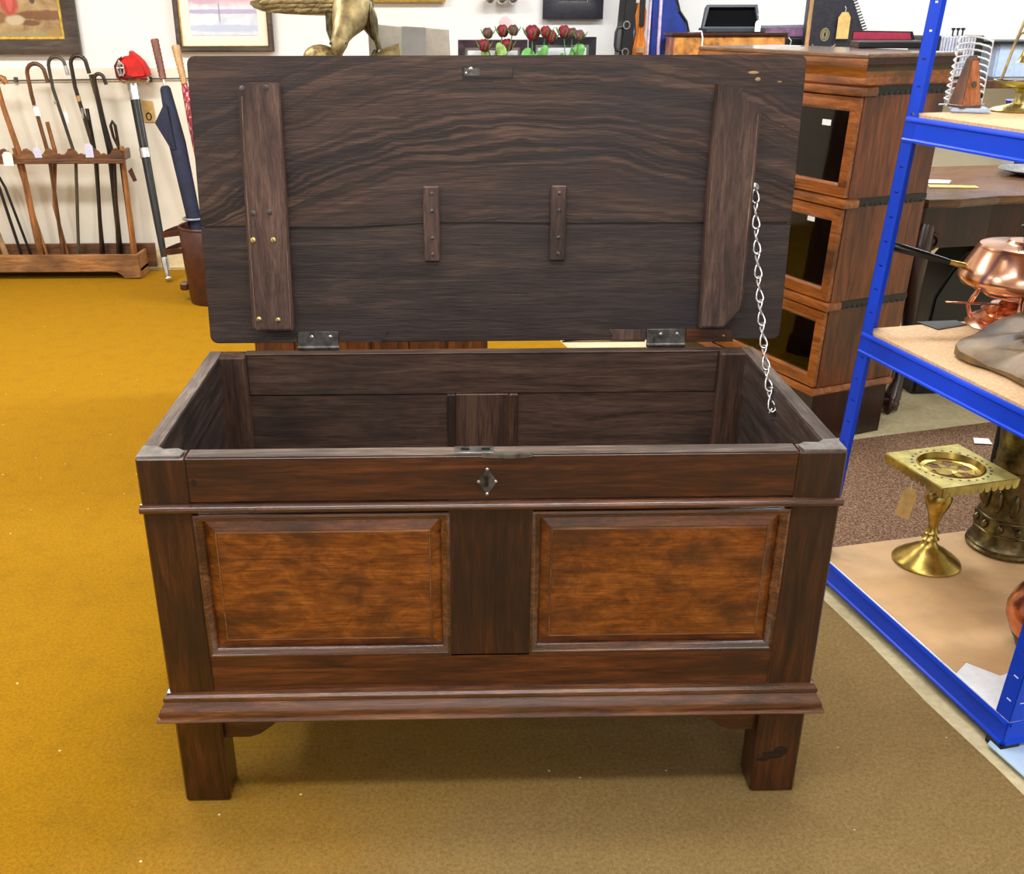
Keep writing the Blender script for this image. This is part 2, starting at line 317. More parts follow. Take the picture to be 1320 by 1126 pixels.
# ------------------------------------------------------------------ mesh helpers
class MB:
    def __init__(s, off=(0, 0, 0), mat=None):
        s.bm = bmesh.new(); s.off = Vector(off); s.M = mat
    def _merge(s, b):
        me = bpy.data.meshes.new('t'); b.to_mesh(me); b.free(); s.bm.from_mesh(me); bpy.data.meshes.remove(me)
        return s
    def box(s, x0, x1, y0, y1, z0, z1, bev=0, seg=1, M=None):
        b = bmesh.new(); bmesh.ops.create_cube(b, size=1)
        for v in b.verts:
            v.co = Vector((x0+(v.co.x+.5)*(x1-x0), y0+(v.co.y+.5)*(y1-y0), z0+(v.co.z+.5)*(z1-z0)))
        if bev: bmesh.ops.bevel(b, geom=b.edges[:], offset=bev, segments=seg, affect='EDGES', clamp_overlap=True)
        if M is not None: b.transform(M)
        return s._merge(b)
    def prism(s, poly, d0, d1, ax='y', bev=0, M=None):
        b = bmesh.new()
        def P(u, v, d): return {'y': (u, d, v), 'z': (u, v, d), 'x': (d, u, v)}[ax]
        A = [b.verts.new(P(u, v, d0)) for u, v in poly]; B = [b.verts.new(P(u, v, d1)) for u, v in poly]
        n = len(poly)
        fa = b.faces.new(A); fb = b.faces.new(B[::-1])
        for i in range(n): b.faces.new((A[i], B[i], B[(i+1) % n], A[(i+1) % n]))
        bmesh.ops.recalc_face_normals(b, faces=b.faces[:])
        if bev: bmesh.ops.bevel(b, geom=[e for e in fa.edges]+[e for e in fb.edges], offset=bev, segments=2, affect='EDGES', clamp_overlap=True)
        bmesh.ops.triangulate(b, faces=[f for f in b.faces if len(f.verts) > 4])
        if M is not None: b.transform(M)
        return s._merge(b)
    def rings(s, R, close=False, caps=True):
        b = bmesh.new(); V = [[b.verts.new(p) for p in r] for r in R]; n = len(R[0])
        k = len(V)
        for i in range(k if close else k-1):
            a, c = V[i], V[(i+1) % k]
            for j in range(n): b.faces.new((a[j], a[(j+1) % n], c[(j+1) % n], c[j]))
        if caps and not close:
            b.faces.new(V[0][::-1]); b.faces.new(V[-1])
        bmesh.ops.recalc_face_normals(b, faces=b.faces[:])
        return s._merge(b)
    def tube(s, pts, r, n=8, close=False, squash=None):
        pts = [Vector(p) for p in pts]; k = len(pts)
        rr = r if isinstance(r, (list, tuple)) else [r]*k
        R = []; ref = None
        for i, p in enumerate(pts):
            a = pts[(i-1) % k] if (close or i > 0) else p; c = pts[(i+1) % k] if (close or i < k-1) else p
            t = (c-a).normalized()
            if ref is None:
                ref = Vector((0, 0, 1)) if abs(t.z) < .9 else Vector((1, 0, 0))
            x = (ref-t*ref.dot(t)).normalized(); ref = x; y = t.cross(x)
            R.append([p+(x*math.cos(2*PI*j/n)+y*math.sin(2*PI*j/n)*(squash or 1))*rr[i] for j in range(n)])
        return s.rings(R, close)
    def lathe(s, prof, n=32, loc=(0, 0, 0), M=None, a0=0):
        R = []
        for r, z in prof:
            R.append([Vector((max(r, 1e-4)*math.cos(2*PI*j/n+a0), max(r, 1e-4)*math.sin(2*PI*j/n+a0), z)) for j in range(n)])
        if M is not None: R = [[M @ v for v in q] for q in R]
        R = [[v+Vector(loc) for v in q] for q in R]
        return s.rings(R)
    def ell(s, c, r, n=16, M=None):
        b = bmesh.new(); bmesh.ops.create_uvsphere(b, u_segments=n, v_segments=max(6, n//2), radius=1)
        T = Matrix.Translation(c) @ (M.to_4x4() if M is not None else Matrix()) @ Matrix.Diagonal((*r, 1))
        b.transform(T); return s._merge(b)
    def sweep(s, prof, path):
        """mitred moulding: profile (out, z) along a plan path of (x, y); out is to the right of the direction of travel"""
        P = [Vector((x, y)) for x, y in path]; R = []
        for i, p in enumerate(P):
            ds = []
            if i > 0: ds.append((p-P[i-1]).normalized())
            if i < len(P)-1: ds.append((P[i+1]-p).normalized())
            ns = [Vector((d.y, -d.x)) for d in ds]
            nn = sum(ns, Vector((0, 0))).normalized(); k = 1/max(.3, nn.dot(ns[0]))
            R.append([Vector((p.x+nn.x*o*k, p.y+nn.y*o*k, z)) for o, z in prof])
        return s.rings(R)
    def build(s, name, mat, parent=None, smooth=None, kind=None, label=None):
        if s.M is not None: s.bm.transform(s.M)
        s.bm.transform(Matrix.Translation(s.off))
        me = bpy.data.meshes.new(name); s.bm.to_mesh(me); s.bm.free()
        me.materials.append(M[mat])
        if smooth is not None:
            me.polygons.foreach_set('use_smooth', [True]*len(me.polygons)); me.set_sharp_from_angle(angle=math.radians(smooth))
        o = bpy.data.objects.new(name, me); C.objects.link(o)
        if parent is not None: o.parent = parent
        if kind: o['kind'] = kind
        if label: o['label'] = label
        return o
def tag(o, label, cat, group=None):
    o['label'] = label; o['category'] = cat
    if group: o['group'] = group
    return o
def thing(name, label, cat, loc=(0, 0, 0), rz=0, group=None):
    o = bpy.data.objects.new(name, None); C.objects.link(o); o.empty_display_size = .05
    o.location = loc; o.rotation_euler = (0, 0, rz)
    return tag(o, label, cat, group)
def solo(mb, name, mat, label, cat, loc=None, group=None, smooth=None):
    """one-mesh thing authored in world space; its origin goes to loc"""
    if loc is not None: mb.off = -Vector(loc)
    o = mb.build(name, mat, None, smooth)
    if loc is not None: o.location = loc
    return tag(o, label, cat, group)
def arc(cx, cz, r, a0, a1, n, y=0, plane='xz'):
    out = []
    for i in range(n+1):
        a = math.radians(a0+(a1-a0)*i/n); u, v = cx+r*math.cos(a), cz+r*math.sin(a)
        out.append((u, y, v) if plane == 'xz' else (u, v, y))
    return out
def neg(v): return tuple(-x for x in v)

# ------------------------------------------------------------------ the room
MB().box(-5, 5, -4.5, 4.75, -.12, -.0025).build('floor', 'screed', kind='structure')
MB().box(-5, 5, 4.55, 4.75, 0, 2.8).build('wall_back', 'wall', kind='structure')
MB().box(-5.2, -5, -4.5, 4.75, 0, 2.8).build('wall_left', 'wall', kind='structure')
MB().box(5, 5.2, -4.5, 4.75, 0, 2.8).build('wall_right', 'wall', kind='structure')
MB().box(-5.2, 5.2, -4.7, -4.5, 0, 2.8).build('wall_front', 'wall', kind='structure')
MB().box(-5.2, 5.2, -4.7, 4.75, 2.8, 2.95).build('ceiling', 'ceiling', kind='structure')
MB().box(-5, 3.2, 4.535, 4.55, 0.12, 1.135, .002).build('trim_1', 'wall_low', kind='structure')
MB().box(-5, 3.2, 4.53, 4.55, 0, 0.12, .003).build('baseboard_back', 'skirting', kind='structure')
b = MB(); b.tube([(-4.9, 4.52, 1.066), (-2.6, 4.52, 1.069), (-1.0, 4.52, 1.083), (-.7, 4.52, 1.085)], .004, 6)
for x in (-3.4, -2.5, -1.75, -.9): b.box(x-.008, x+.008, 4.515, 4.536, 1.06, 1.088)
b.build('trim_2', 'iron', kind='structure', smooth=40)
# carpet with a slightly ragged edge on the right
ed = []
for i in range(41):
    t = i/40; y = -4.4+t*8.9
    ed.append((1.0435-y*.2+random.uniform(-.004, .004), y))
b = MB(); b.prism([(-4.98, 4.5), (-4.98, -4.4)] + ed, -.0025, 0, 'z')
tag(b.build('carpet', 'carpet'), 'mustard yellow fitted carpet with shade painted into its near right side', 'carpet')
SH = Vector((1.064, .102, 0)); SR = .209
b = MB((-1.4, -1.3, 0)); b.prism([(.94, .868), (1.979, 1.088), (2.10, 1.75), (1.95, 1.915), (1.36, 1.757), (1.18, 1.695), (.98, 1.64), (.815, 1.56)], -.002, .008, 'z', .002)
o = b.build('rug', 'rug'); o.location = (1.4, 1.3, 0)
tag(o, 'speckled brown rug on the pale floor behind the blue shelving', 'rug')

# ------------------------------------------------------------------ the oak chest
CH = thing('blanket_chest', 'antique dark oak panelled blanket chest standing with its lid open', 'chest', (0, .29, 0))
OC = (0, -.29, 0)
def cb(): return MB(OC)
# front corner stiles running down into the legs, back stiles likewise
for s in (-1, 1):
    def X(a, b_): return (a, b_) if s > 0 else (-b_, -a)
    b = cb(); x0, x1 = X(.517, .6); b.box(x0, x1, 0, .038, .2, .735, .003)
    x0, x1 = X(.512, .599); b.box(x0, x1, .001, .075, 0, .24, .004)
    b.build('leg', 'oak_front_v', CH)
    b = cb(); x0, x1 = X(.517, .6); b.box(x0, x1, .535, .583, .2, .735, .003)
    x0, x1 = X(.512, .599); b.box(x0, x1, .505, .582, 0, .24, .004)
    b.build('leg', 'oak_in_v', CH)
    # side frame and panel
    x0, x1 = X(.57, .599)
    cb().box(x0, x1, .036, .537, .64, .735, .002).build('side_rail', 'oak_in_y', CH)
    cb().box(x0, x1, .036, .537, .24, .33, .002).build('side_rail', 'oak_in_y', CH)
    x0, x1 = X(.574, .59)
    cb().box(x0, x1, .036, .537, .325, .645).build('side_panel', 'oak_in_y', CH)
    # worn pale rim on the side
    x0, x1 = X(.571, .599)
    cb().box(x0, x1, .04, .575, .7345, .7375, .001).build('rim_edge', 'oak_rim_y', CH, label='worn grey top edge')
    # pale filled corner patch
    pl = [(.525, .002), (.598, .002), (.598, .05), (.572, .046), (.56, .034), (.535, .036), (.522, .024)]
    cb().prism([(s*x, y) for x, y in pl][::s], .7345, .7385, 'z').build('corner_patch', 'rim_grey', CH, label='grey worn patch on the corner')
    # bracket
    pl = [(.513, .207), (.513, .138), (.465, .138), (.445, .145), (.42, .165), (.40, .185), (.375, .201), (.355, .207)]
    cb().prism([(s*x, z) for x, z in pl][::s], .02, .05, 'y', .002).build('bracket', 'oak_front_h', CH)
    cb().prism([(s*x, z) for x, z in pl][::s], .53, .56, 'y', .002).build('bracket', 'oak_in_h', CH)
cb().box(-.519, .519, .002, .034, .65, .735, .003).build('top_rail', 'oak_front_h', CH)
cb().box(-.518, .518, .003, .034, .25, .337, .002).build('bottom_rail', 'oak_front_h', CH)
cb().box(-.078, .070, .003, .034, .33, .65, .002).build('muntin', 'oak_front_v', CH)
b = cb()
b.box(-.515, .515, .002, .033, .734, .7372, .001)
b.build('rim_edge', 'oak_rim', CH, label='worn grey top edge')
def mould_frame(x0, x1, z0, z1, name):
    # quarter-round stuck moulding, mitred, on the inside of the opening
    prof = [(0, .003), (.004, .001), (.007, .004), (.012, .006), (.016, .012), (.016, .02), (0, .02)]
    R = []
    for cx, cz, dx, dz in ((x0, z0, 1, 1), (x1, z0, -1, 1), (x1, z1, -1, -1), (x0, z1, 1, -1)):
        R.append([Vector((cx+dx*o, y, cz+dz*o)) for o, y in prof])
    b = cb(); b.rings(R, close=True); b.build(name, 'oak_mould', CH, 50)
def fielded(x0, x1, z0, z1, f):
    b = bmesh.new(); R = []
    for ins, y in ((-.01, .024), (-.01, .019), (.012, .018), (f-.002, .010), (f-.002, .0075), (f+.0015, .006)):
        R.append([Vector(p) for p in ((x0+ins, y, z0+ins), (x1-ins, y, z0+ins), (x1-ins, y, z1-ins), (x0+ins, y, z1-ins))])
    mb = cb(); mb.rings(R); b.free(); fp = mb.build('front_panel', 'oak_panel', CH)
    q = f-.001; b2 = cb(); R2 = []
    for cx, cz, dx, dz in ((x0+q, z0+q, 1, 1), (x1-q, z0+q, -1, 1), (x1-q, z1-q, -1, -1), (x0+q, z1-q, 1, -1)):
        R2.append([Vector((cx+dx*o, y, cz+dz*o)) for o, y in ((-.0012, .0085), (-.0006, .0055), (.001, .0052), (.0016, .007))])
    b2.rings(R2, close=True); b2.build('field_edge', 'oak_edge', fp)
for x0, x1 in ((-.517, -.076), (.068, .517)):
    mould_frame(x0, x1, .335, .626, 'panel_moulding'); fielded(x0, x1, .335, .626, .036)
U = [(-.6, .575), (-.6, 0), (.6, 0), (.6, .575)]
def usweep(prof, name, mat):
    b = cb(); b.sweep([(-o if False else o, z) for o, z in prof], U); b.build(name, mat, CH, 40)
b = cb(); b.sweep([(-.004, .6335), (.005, .634), (.0095, .6375), (.011, .6415), (.0095, .6455), (.005, .649), (-.004, .6495)], [(-.602, 0), (.602, 0)]); b.build('waist_moulding', 'oak_mould', CH, 60)
if False: usweep([(-.004, .6315), (.006, .6315), (.0115, .635), (.014, .6395), (.0125, .645), (.007, .6485), (.004, .6515), (-.004, .653)], 'waist_moulding', 'oak_mould')
usweep([(-.004, .207), (.022, .207), (.0245, .211), (.0225, .216), (.019, .2175), (.020, .222), (.0165, .232), (.010, .240), (.0085, .2445), (.0105, .2485), (.0095, .254), (.004, .2575), (.003, .262), (-.004, .263)], 'base_moulding', 'oak_mould')
# back
cb().box(-.517, .517, .555, .58, .64, .735, .002).build('back_rail', 'oak_in_h', CH)
cb().box(-.517, .517, .555, .58, .24, .33, .002).build('back_rail', 'oak_in_h', CH)
cb().box(-.062, .056, .553, .58, .33, .64, .002).build('back_muntin', 'oak_in_v', CH)
for x in (-.082, .057):
    b = cb(); b.box(x, x+.021, .552, .572, .33, .64, .003); b.box(x+.007, x+.013, .549, .56, .33, .64, .002); b.build('back_moulding', 'oak_in_v', CH)
cb().box(-.52, -.08, .5575, .57, .32, .6385).build('back_panel', 'oak_in_h', CH)
cb().box(.075, .52, .5575, .57, .32, .6395).build('back_panel', 'oak_in_h', CH)
cb().box(-.52, .52, .552, .582, .7345, .7365, .001).build('rim_edge', 'oak_in_h', CH)
b = cb()
for i, (y0, y1) in enumerate(((.032, .2), (.202, .38), (.382, .56))):
    cb().box(-.572, .572, y0, y1, .222, .24, .001).build('bottom_board', 'oak_in_h', CH)
b.bm.free()
# lock
es = cb(); es.prism([(-.011, .661), (.006, .687), (-.011, .713), (-.028, .687)], -.0015, .004, 'y', .0008)
es = es.build('escutcheon', 'iron', CH, label='diamond shaped iron keyhole plate')
b = cb(); b.prism([(-.0125+.004*math.cos(math.radians(a)), .693+.004*math.sin(math.radians(a))) for a in range(-40, 221, 26)] + [(-.0145, .678), (-.0095, .678)], -.0022, -.0005, 'y'); b.build('keyhole', 'black', es)
for x, z in ((-.011, .664), (.0035, .687), (-.011, .710), (-.0255, .687)):
    b = cb(); b.ell((x, -.002, z), (.0032, .002, .0032), 8); b.build('nail', 'steel', es, 60)
b = cb(); b.box(-.066, .0, .003, .030, .7355, .7395, .001); b.prism([(-.0, .001), (.066, .001), (.058, -.006), (.03, -.0085), (.01, -.007), (-.02, -.004)], .7325, .7392, 'z')
lp = b.build('lock_plate', 'tin', CH, label='grey metal lock plate on the rim')
for x in (-.055, -.02):
    b = cb(); b.box(x, x+.014, .012, .02, .739, .7405); b.build('bolt_slot', 'black', lp)
# dark knot in top rail
for x, z, rx, rz in ((-.507, .688, .012, .017), (.548, .092, .026, .012), (.562, .101, .016, .014), (.53, .083, .014, .008)):
    b = cb(); b.ell((x, .0032 if z > .2 else .0016, z), (rx, .0014, rz), 12); b.build('knot', 'oak_knot', CH, 60)

# lid frame: u along x, v up the lid, w out of its inner face
LT = .0828
LM = Matrix(((1, 0, 0, .0154), (0, math.sin(LT), -math.cos(LT), .5815), (0, math.cos(LT), math.sin(LT), .7568), (0, 0, 0, 1)))
def lb(): return MB(OC, LM)
def rounded(x0, x1, y0, y1, r, corners):
    P = []
    for (cx, cy, a, nm) in ((x1-r, y0+r, -90, 'br'), (x1-r, y1-r, 0, 'tr'), (x0+r, y1-r, 90, 'tl'), (x0+r, y0+r, 180, 'bl')):
        if nm in corners:
            for k in range(5):
                t = math.radians(a+22.5*k); P.append((cx+r*math.cos(t), cy+r*math.sin(t)))
        else:
            P.append({'br': (x1, y0), 'tr': (x1, y1), 'tl': (x0, y1), 'bl': (x0, y0)}[nm])
    return P
JT = [(-.611, .2455), (-.5, .246), (-.42, .2425), (-.3, .2415), (-.22, .245), (-.14, .250), (.0, .2505), (.12, .2475), (.3, .2475), (.45, .2475), (.642, .247)]
up_ = rounded(-.61, .642, .1, .582, .016, ('tr', 'tl'))
up_ = [p for p in up_ if p[1] > .2]
LID = lb(); LID.prism([(u, v+.0012) for u, v in JT] + up_, -.024, 0, 'z', .0025)
LID = LID.build('lid', 'oak_lid', CH)
lo_ = [p for p in rounded(-.612, .641, -.004, .3, .016, ('br', 'bl')) if p[1] < .2]
lo_ = sorted(lo_, key=lambda p: 0)
k = [i for i, p in enumerate(lo_) if p[0] > 0]
lo_ = [p for p in lo_ if p[0] < 0] + [p for p in lo_ if p[0] > 0]
b = lb(); b.prism(lo_ + [(u, v-.0012) for u, v in JT[::-1]], -.024, -.0006, 'z', .0025)
b.build('lower_plank', 'oak_lid_low', LID)
lb().box(-.605, .635, .235, .258, -.023, -.005).build('joint_tongue', 'black', LID)
def screw(u, v, w, mat, r=.0042):
    b = lb(); b.lathe([(r, w-.001), (r, w+.0005), (r*.7, w+.0014), (0, w+.0016)], 12, (u, v, 0)); b.build('screw', mat, LID, 50)
    a = random.uniform(0, PI); T = Matrix.Translation((u, v, w+.0012)) @ Matrix.Rotation(a, 4, 'Z')
    b = lb(); b.box(-r*.9, r*.9, -r*.15, r*.15, 0, .0006, M=T); b.build('screw_slot', 'iron', LID)
# battens
b = lb(); b.prism([(-.513, .038), (-.506, .030), (-.427, .030), (-.425, .034), (-.423, .525), (-.426, .531), (-.486, .532), (-.503, .527), (-.507, .508)], 0, .030, 'z', .004)
b.build('batten', 'oak_batten', LID)
b = lb(); b.prism([(.456, .028), (.507, .028), (.540, .068), (.545, .1), (.549, .470), (.532, .488), (.51, .503), (.507, .517), (.497, .511), (.494, .523), (.458, .526), (.452, .3)], 0, .030, 'z', .005)
b.build('batten', 'oak_batten', LID)
for u, v, mt in ((-.497, .520, 'iron'), (-.450, .522, 'iron'), (-.493, .277, 'iron'), (-.459, .279, 'iron'), (-.497, .222, 'screw_brass'), (-.455, .222, 'screw_brass'), (-.497, .055, 'screw_brass'), (-.456, .053, 'screw_brass')):
    screw(u, v, .0305, mt, .0055)
for P in ([(-.505, .036, .0295), (-.504, .3, .0295), (-.499, .505, .0295)], [(-.430, .036, .0295), (-.427, .3, .0295), (-.427, .525, .0295)], [(.459, .034, .0295), (.457, .3, .0295), (.460, .52, .0295)], [(.537, .07, .0295), (.541, .3, .0295), (.543, .468, .0295)]):
    b = lb(); b.tube([(u, v, w) for u, v, w in P], [.001, .0016, .001], 6); b.build('worn_edge', 'oak_rim_z', LID)
# two short strips across the joint
for u in (-.124, .143):
    lb().box(u-.017, u+.017, .172, .328, 0, .013, .003).build('joint_strip', 'oak_batten', LID)
    for v in (.188, .222, .278, .313): screw(u+.001, v, .0135, 'iron', .0038)
# lock keeper at the top edge
kp = lb(); kp.box(-.058, .046, .537, .562, -.001, .0006); kp = kp.build('lock_recess', 'black', LID, label='dark outline of the lock recess')
lb().box(-.055, .044, .5395, .560, -.001, .0012, .0004).build('lock_keeper', 'oak_lid', LID)
lb().box(-.05, .016, .5385, .5415, .0005, .0018).build('keeper_slot', 'black', LID)
lb().box(-.053, -.022, .543, .557, .0005, .002, .0004).build('keeper_bar', 'iron', LID)
screw(-.040, .556, .002, 'steel', .004); screw(-.05, .548, .002, 'steel', .003)
# hinges and edge repairs
for u0, u1, nm in ((-.421, -.332, 'l'), (.345, .430, 'r')):
    b = lb(); b.box(u0, u1, -.012, .021, 0, .003, .0008); b.tube([(u0, -.014, .003), (u1, -.014, .003)], .0045, 10); b.box(u0+.003, u1-.003, -.03, -.014, -.002, .0012, .0005)
    b.build('hinge', 'iron', CH, 40)
    for u in (u0+.031, u1-.018): screw(u, .009, .003, 'steel', .0045)
lb().prism([(.265, -.003), (.343, -.003), (.343, .019), (.262, .021), (.27, .006)], -.004, .002, 'z', .0008).build('edge_repair', 'oak_batten', LID, label='paler let-in repair strip')
lb().prism([(.432, -.009), (.538, -.009), (.533, .006), (.53, .019), (.432, .021)], -.004, .0025, 'z', .0008).build('edge_repair', 'oak_front_h', LID, label='redder let-in repair strip')
lb().prism([(-.505, -.003), (-.422, -.003), (-.422, .022), (-.49, .02)], -.004, .0016, 'z', .0006).build('edge_repair', 'oak_lid_low', LID)
lb().prism([(-.331, -.003), (-.24, -.003), (-.222, .022), (-.331, .022)], -.004, .0016, 'z', .0006).build('edge_repair', 'oak_lid_low', LID)
lb().prism([(.16, -.0085), (.343, -.0085), (.343, -.001), (.2, -.0035)], -.02, -.003, 'z').build('edge_splinter', 'oak_raw', LID, label='pale raw wood where the edge is split')
screw(.515, .005, .0025, 'screw_brass', .003)
# pale wear marks
for u, v, ru, rv in ((.535, .548, .012, .003), (.545, .535, .006, .004), (.59, .53, .005, .002)):
    lb().ell((u, v, -.0002), (ru, rv, .0008), 10).build('wear_mark', 'oak_raw', LID)
# chain
A = LM @ Vector((.5572, .317, .006)); B = Vector((.564, .30, .694))
chn = cb(); chn.lathe([(.009, 0), (.0085, .002), (.004, .004), (0, .0045)], 14, M=LM @ Matrix.Translation((.5572, .322, 0))); chn.tube([LM @ Vector((.5572, .322, .004)), LM @ Vector((.5572, .319, .012)), LM @ Vector((.5572, .313, .009))], .002, 6)
chn = chn.build('chain', 'steel', CH, 50, label='bright steel lid chain')
NL = 19
link_me = None
def sag(t): return A.lerp(B, t) + Vector((-.004, 0, -.022))*4*t*(1-t)
for i in range(NL):
    p, q = sag(i/NL), sag((i+1)/NL)
    if link_me is None:
        b = MB(); P = []
        for k in range(16):
            a = 2*PI*k/16; P.append((.0075*math.cos(a), .0025*math.sin(2*a), .0155*math.sin(a)))
        b.tube(P, .0021, 6, close=True); ln = b.build('link', 'steel', chn, 80); link_me = ln.data
    else:
        ln = bpy.data.objects.new('link', link_me); C.objects.link(ln); ln.parent = chn
    qt = (p-q).to_track_quat('Z', 'Y').to_matrix().to_4x4() @ Matrix.Rotation(PI/4+(PI/2)*(i % 2)*.8-.5, 4, 'Z')
    qt.translation = (p+q)/2 + Vector(OC); ln.matrix_local = qt
b = cb(); b.tube([B+Vector((.0, 0, .004)), B+Vector((-.006, -.002, -.004)), B+Vector((-.004, -.002, -.016)), B+Vector((.007, 0, -.018))], .0024, 6); b.build('chain_hook', 'steel', chn, 60)

# ------------------------------------------------------------------ blue shelving
ST = Matrix.Rotation(-SR, 3, 'Z') @ Vector((.0393, -.0172, 0))   # the frame leans a little
SHEAR = Matrix(((1, 0, ST.x, 0), (0, 1, ST.y, 0), (0, 0, 1, 0), (0, 0, 0, 1)))
SU = thing('shelving_unit', 'bright blue steel shelving unit with chipboard shelves right of the chest', 'shelving', SH, SR)
SW, SD, PW, SHt = .7429, .64, .040, 1.85
def sb(): return MB((0, 0, 0), SHEAR)
def flange(b, x0, x1, y0, y1, along):
    """one flange of a slotted angle post with real slots, thin in the other direction"""
    z = .012; lim = SHt
    if along == 'y': L0, L1 = y0, y1
    else: L0, L1 = x0, x1
    a, c = L0+.012, L0+.026
    def bx(u0, u1, z0, z1):
        if along == 'y': b.box(x0, x1, u0, u1, z0, z1)
        else: b.box(u0, u1, y0, y1, z0, z1)
    bx(L0, a, z, lim); bx(c, L1, z, lim)
    zz = z
    while zz < lim-.02:
        nx = min(zz+.0525, lim); bx(a, c, zz, nx); zz = nx+.0045
for (px, sx) in ((0, 1), (SD, -1)):
    for (py, sy) in ((0, 1), (SW, -1)):
        b = sb()
        x0, x1 = sorted((px, px+sx*.002)); y0, y1 = sorted((py, py+sy*PW))
        flange(b, x0, x1, y0, y1, 'y')
        x0, x1 = sorted((px, px+sx*PW)); y0, y1 = sorted((py, py+sy*.002))
        flange(b, x0, x1, y0, y1, 'x')
        b.build('post', 'blue_steel', SU)
        x0, x1 = sorted((px-sx*.003, px+sx*(PW+.002))); y0, y1 = sorted((py-sy*.003, py+sy*(PW+.002)))
        b = sb(); b.box(x0, x1, py-sy*.003 if sy > 0 else py-.006, py+.006 if sy > 0 else py+.003, 0, .02, .001)
        b.box(px-.003 if sx > 0 else px-.006, px+.006 if sx > 0 else px+.003, y0, y1, 0, .02, .001); b.box(x0, x1, y0, y1, 0, .008, .001)
        b.build('foot', 'rubber', SU)
BP = [(0, 0), (.006, 0), (.006, .004), (.0028, .007), (.0028, .040), (.006, .043), (.006, .047), (.0035, .052), (-.004, .052), (-.004, .046), (0, .044)]
for zt, zb in ((.0779, .020), (.6979, .6465), (1.2006, 1.148)):
    h = (zt-zb)/.052
    for px, sg in ((.003, -1), (SD-.003, 1)):
        b = sb(); b.prism([(px+sg*o+(.0 if sg < 0 else 0), zb+z*h) for o, z in BP], .002, SW-.002, 'x' if False else 'y') if False else None
        R = [[Vector((px+sg*o, yy, zb+z*h)) for o, z in BP] for yy in (.004, SW-.004)]
        b.rings(R); b.build('beam', 'blue_steel', SU, 30)
    for py, sg in ((.003, -1), (SW-.003, 1)):
        R = [[Vector((xx, py+sg*o, zb+z*h)) for o, z in BP] for xx in (.006, SD-.006)]
        b = sb(); b.rings(R); b.build('beam', 'blue_steel', SU, 30)
    low = zt < .1
    e_ = .0 if low else .005
    b = sb(); b.box(e_, SD-e_, e_, SW-e_, zt-.002 if low else zt-.008, zt+.003 if low else zt+.007, .001)
    b.build('shelf_board', 'white_board' if low else 'chipboard', SU)
    if low:
        pl = [(.003, SW-.001), (.003, .17), (.05, .20), (.09, .14), (.16, .155), (.3, .13), (.45, .14), (SD-.01, .12), (SD-.01, SW-.001)]
        b = sb(); b.prism(pl, zt+.003, zt+.0045, 'z'); b.build('paper_liner', 'kraft', SU, label='brown paper laid over the white board')
def sloc(x, y, z):   # a point of the shelving in world space
    v = SHEAR @ Vector((x, y, z)); v = Matrix.Rotation(SR, 3, 'Z') @ v
    return v + SH

# ------------------------------------------------------------------ glazed bookcase
BKa = -1.187
BT = Matrix.Rotation(-BKa, 3, 'Z') @ Vector((.033, .024, 0))
BSH = Matrix(((1, 0, BT.x, 0), (0, 1, BT.y, 0), (0, 0, 1, 0), (0, 0, 0, 1)))
BK = thing('stacking_bookcase', 'tall glazed oak stacking bookcase behind the blue post', 'bookcase', (1.182, 1.724, 0), BKa)
BW, BD = .833, .348
def kb(): return MB((0, 0, 0), BSH)
def usw(prof, name, mat, yb=BD):
    b = kb(); b.sweep(prof, [(-BW, yb), (-BW, 0), (0, 0), (0, yb)]); return b.build(name, mat, BK, 40)
b = kb(); b.box(-BW+.01, -.01, .012, BD, 0, .19); b.build('plinth', 'mah_dark', BK)
usw([(-.02, .185), (.004, .185), (.012, .192), (.012, .200), (.004, .212), (-.02, .214)], 'plinth_moulding', 'mah_h')
for z0, z1 in ((.214, .517), (.517, .858), (.858, 1.202)):
    kb().box(-BW, -BW+.02, .012, BD, z0, z1).build('section_side', 'mah', BK)
    kb().box(-.02, 0, .012, BD, z0, z1, .001).build('section_side', 'mah', BK)
    b = kb(); b.box(-BW+.02, -.02, BD-.012, BD-.002, z0, z1); b.box(-BW+.02, -.02, .02, BD-.012, z0+.0, z0+.012); b.box(-BW+.02, -.02, .02, BD-.012, z1-.012, z1)
    b.build('section_back', 'case_dark', BK)
    # top rail / rounded nosing between sections
    usw([(-.02, z1-.032), (.002, z1-.032), (.010, z1-.028), (.013, z1-.016), (.010, z1-.004), (0, z1), (-.02, z1)], 'nosing', 'mah_h', .05)
    b = kb(); dz0, dz1 = z0+.004, z1-.034
    R = []
    for (cx, cz, dx, dz) in ((-BW+.004, dz0, 1, 1), (-.004, dz0, -1, 1), (-.004, dz1, -1, -1), (-BW+.004, dz1, 1, -1)):
        R.append([Vector((cx+dx*o, y, cz+dz*o)) for o, y in ((0, .012), (0, -.004), (.034, -.006), (.042, .002), (.042, .012))])
    b.rings(R, close=True); d = b.build('door', 'mah_h', BK, 40)
    kb().box(-BW+.04, -.04, .004, .008, dz0+.036, dz1-.036).build('glass_pane', 'glass', d)
    for x in (-.25, -BW+.25):
        b = kb(); b.lathe([(.004, 0), (.004, .008), (.011, .014), (.009, .02), (0, .022)], 12, (x, -.004, dz0+.02), Matrix.Rotation(PI/2, 3, 'X')); b.build('knob', 'brass', d, 50)
    # black iron strip along the joint on the side
    b = kb(); b.box(-.002, .003, .03, BD, z1-.02, z1-.001)
    for k in range(14): b.ell((.003, .045+k*.022, z1-.02), (.002, .011, .008), 8)
    b.build('iron_band', 'black', BK)
lab = kb(); lab.box(-.165, -.125, .0025, .0038, 1.075, 1.093); lab.build('paper_label', 'paper', BK)
lab = kb(); lab.box(-.165, -.13, .0025, .0038, .765, .78); lab.build('paper_label', 'paper', BK)
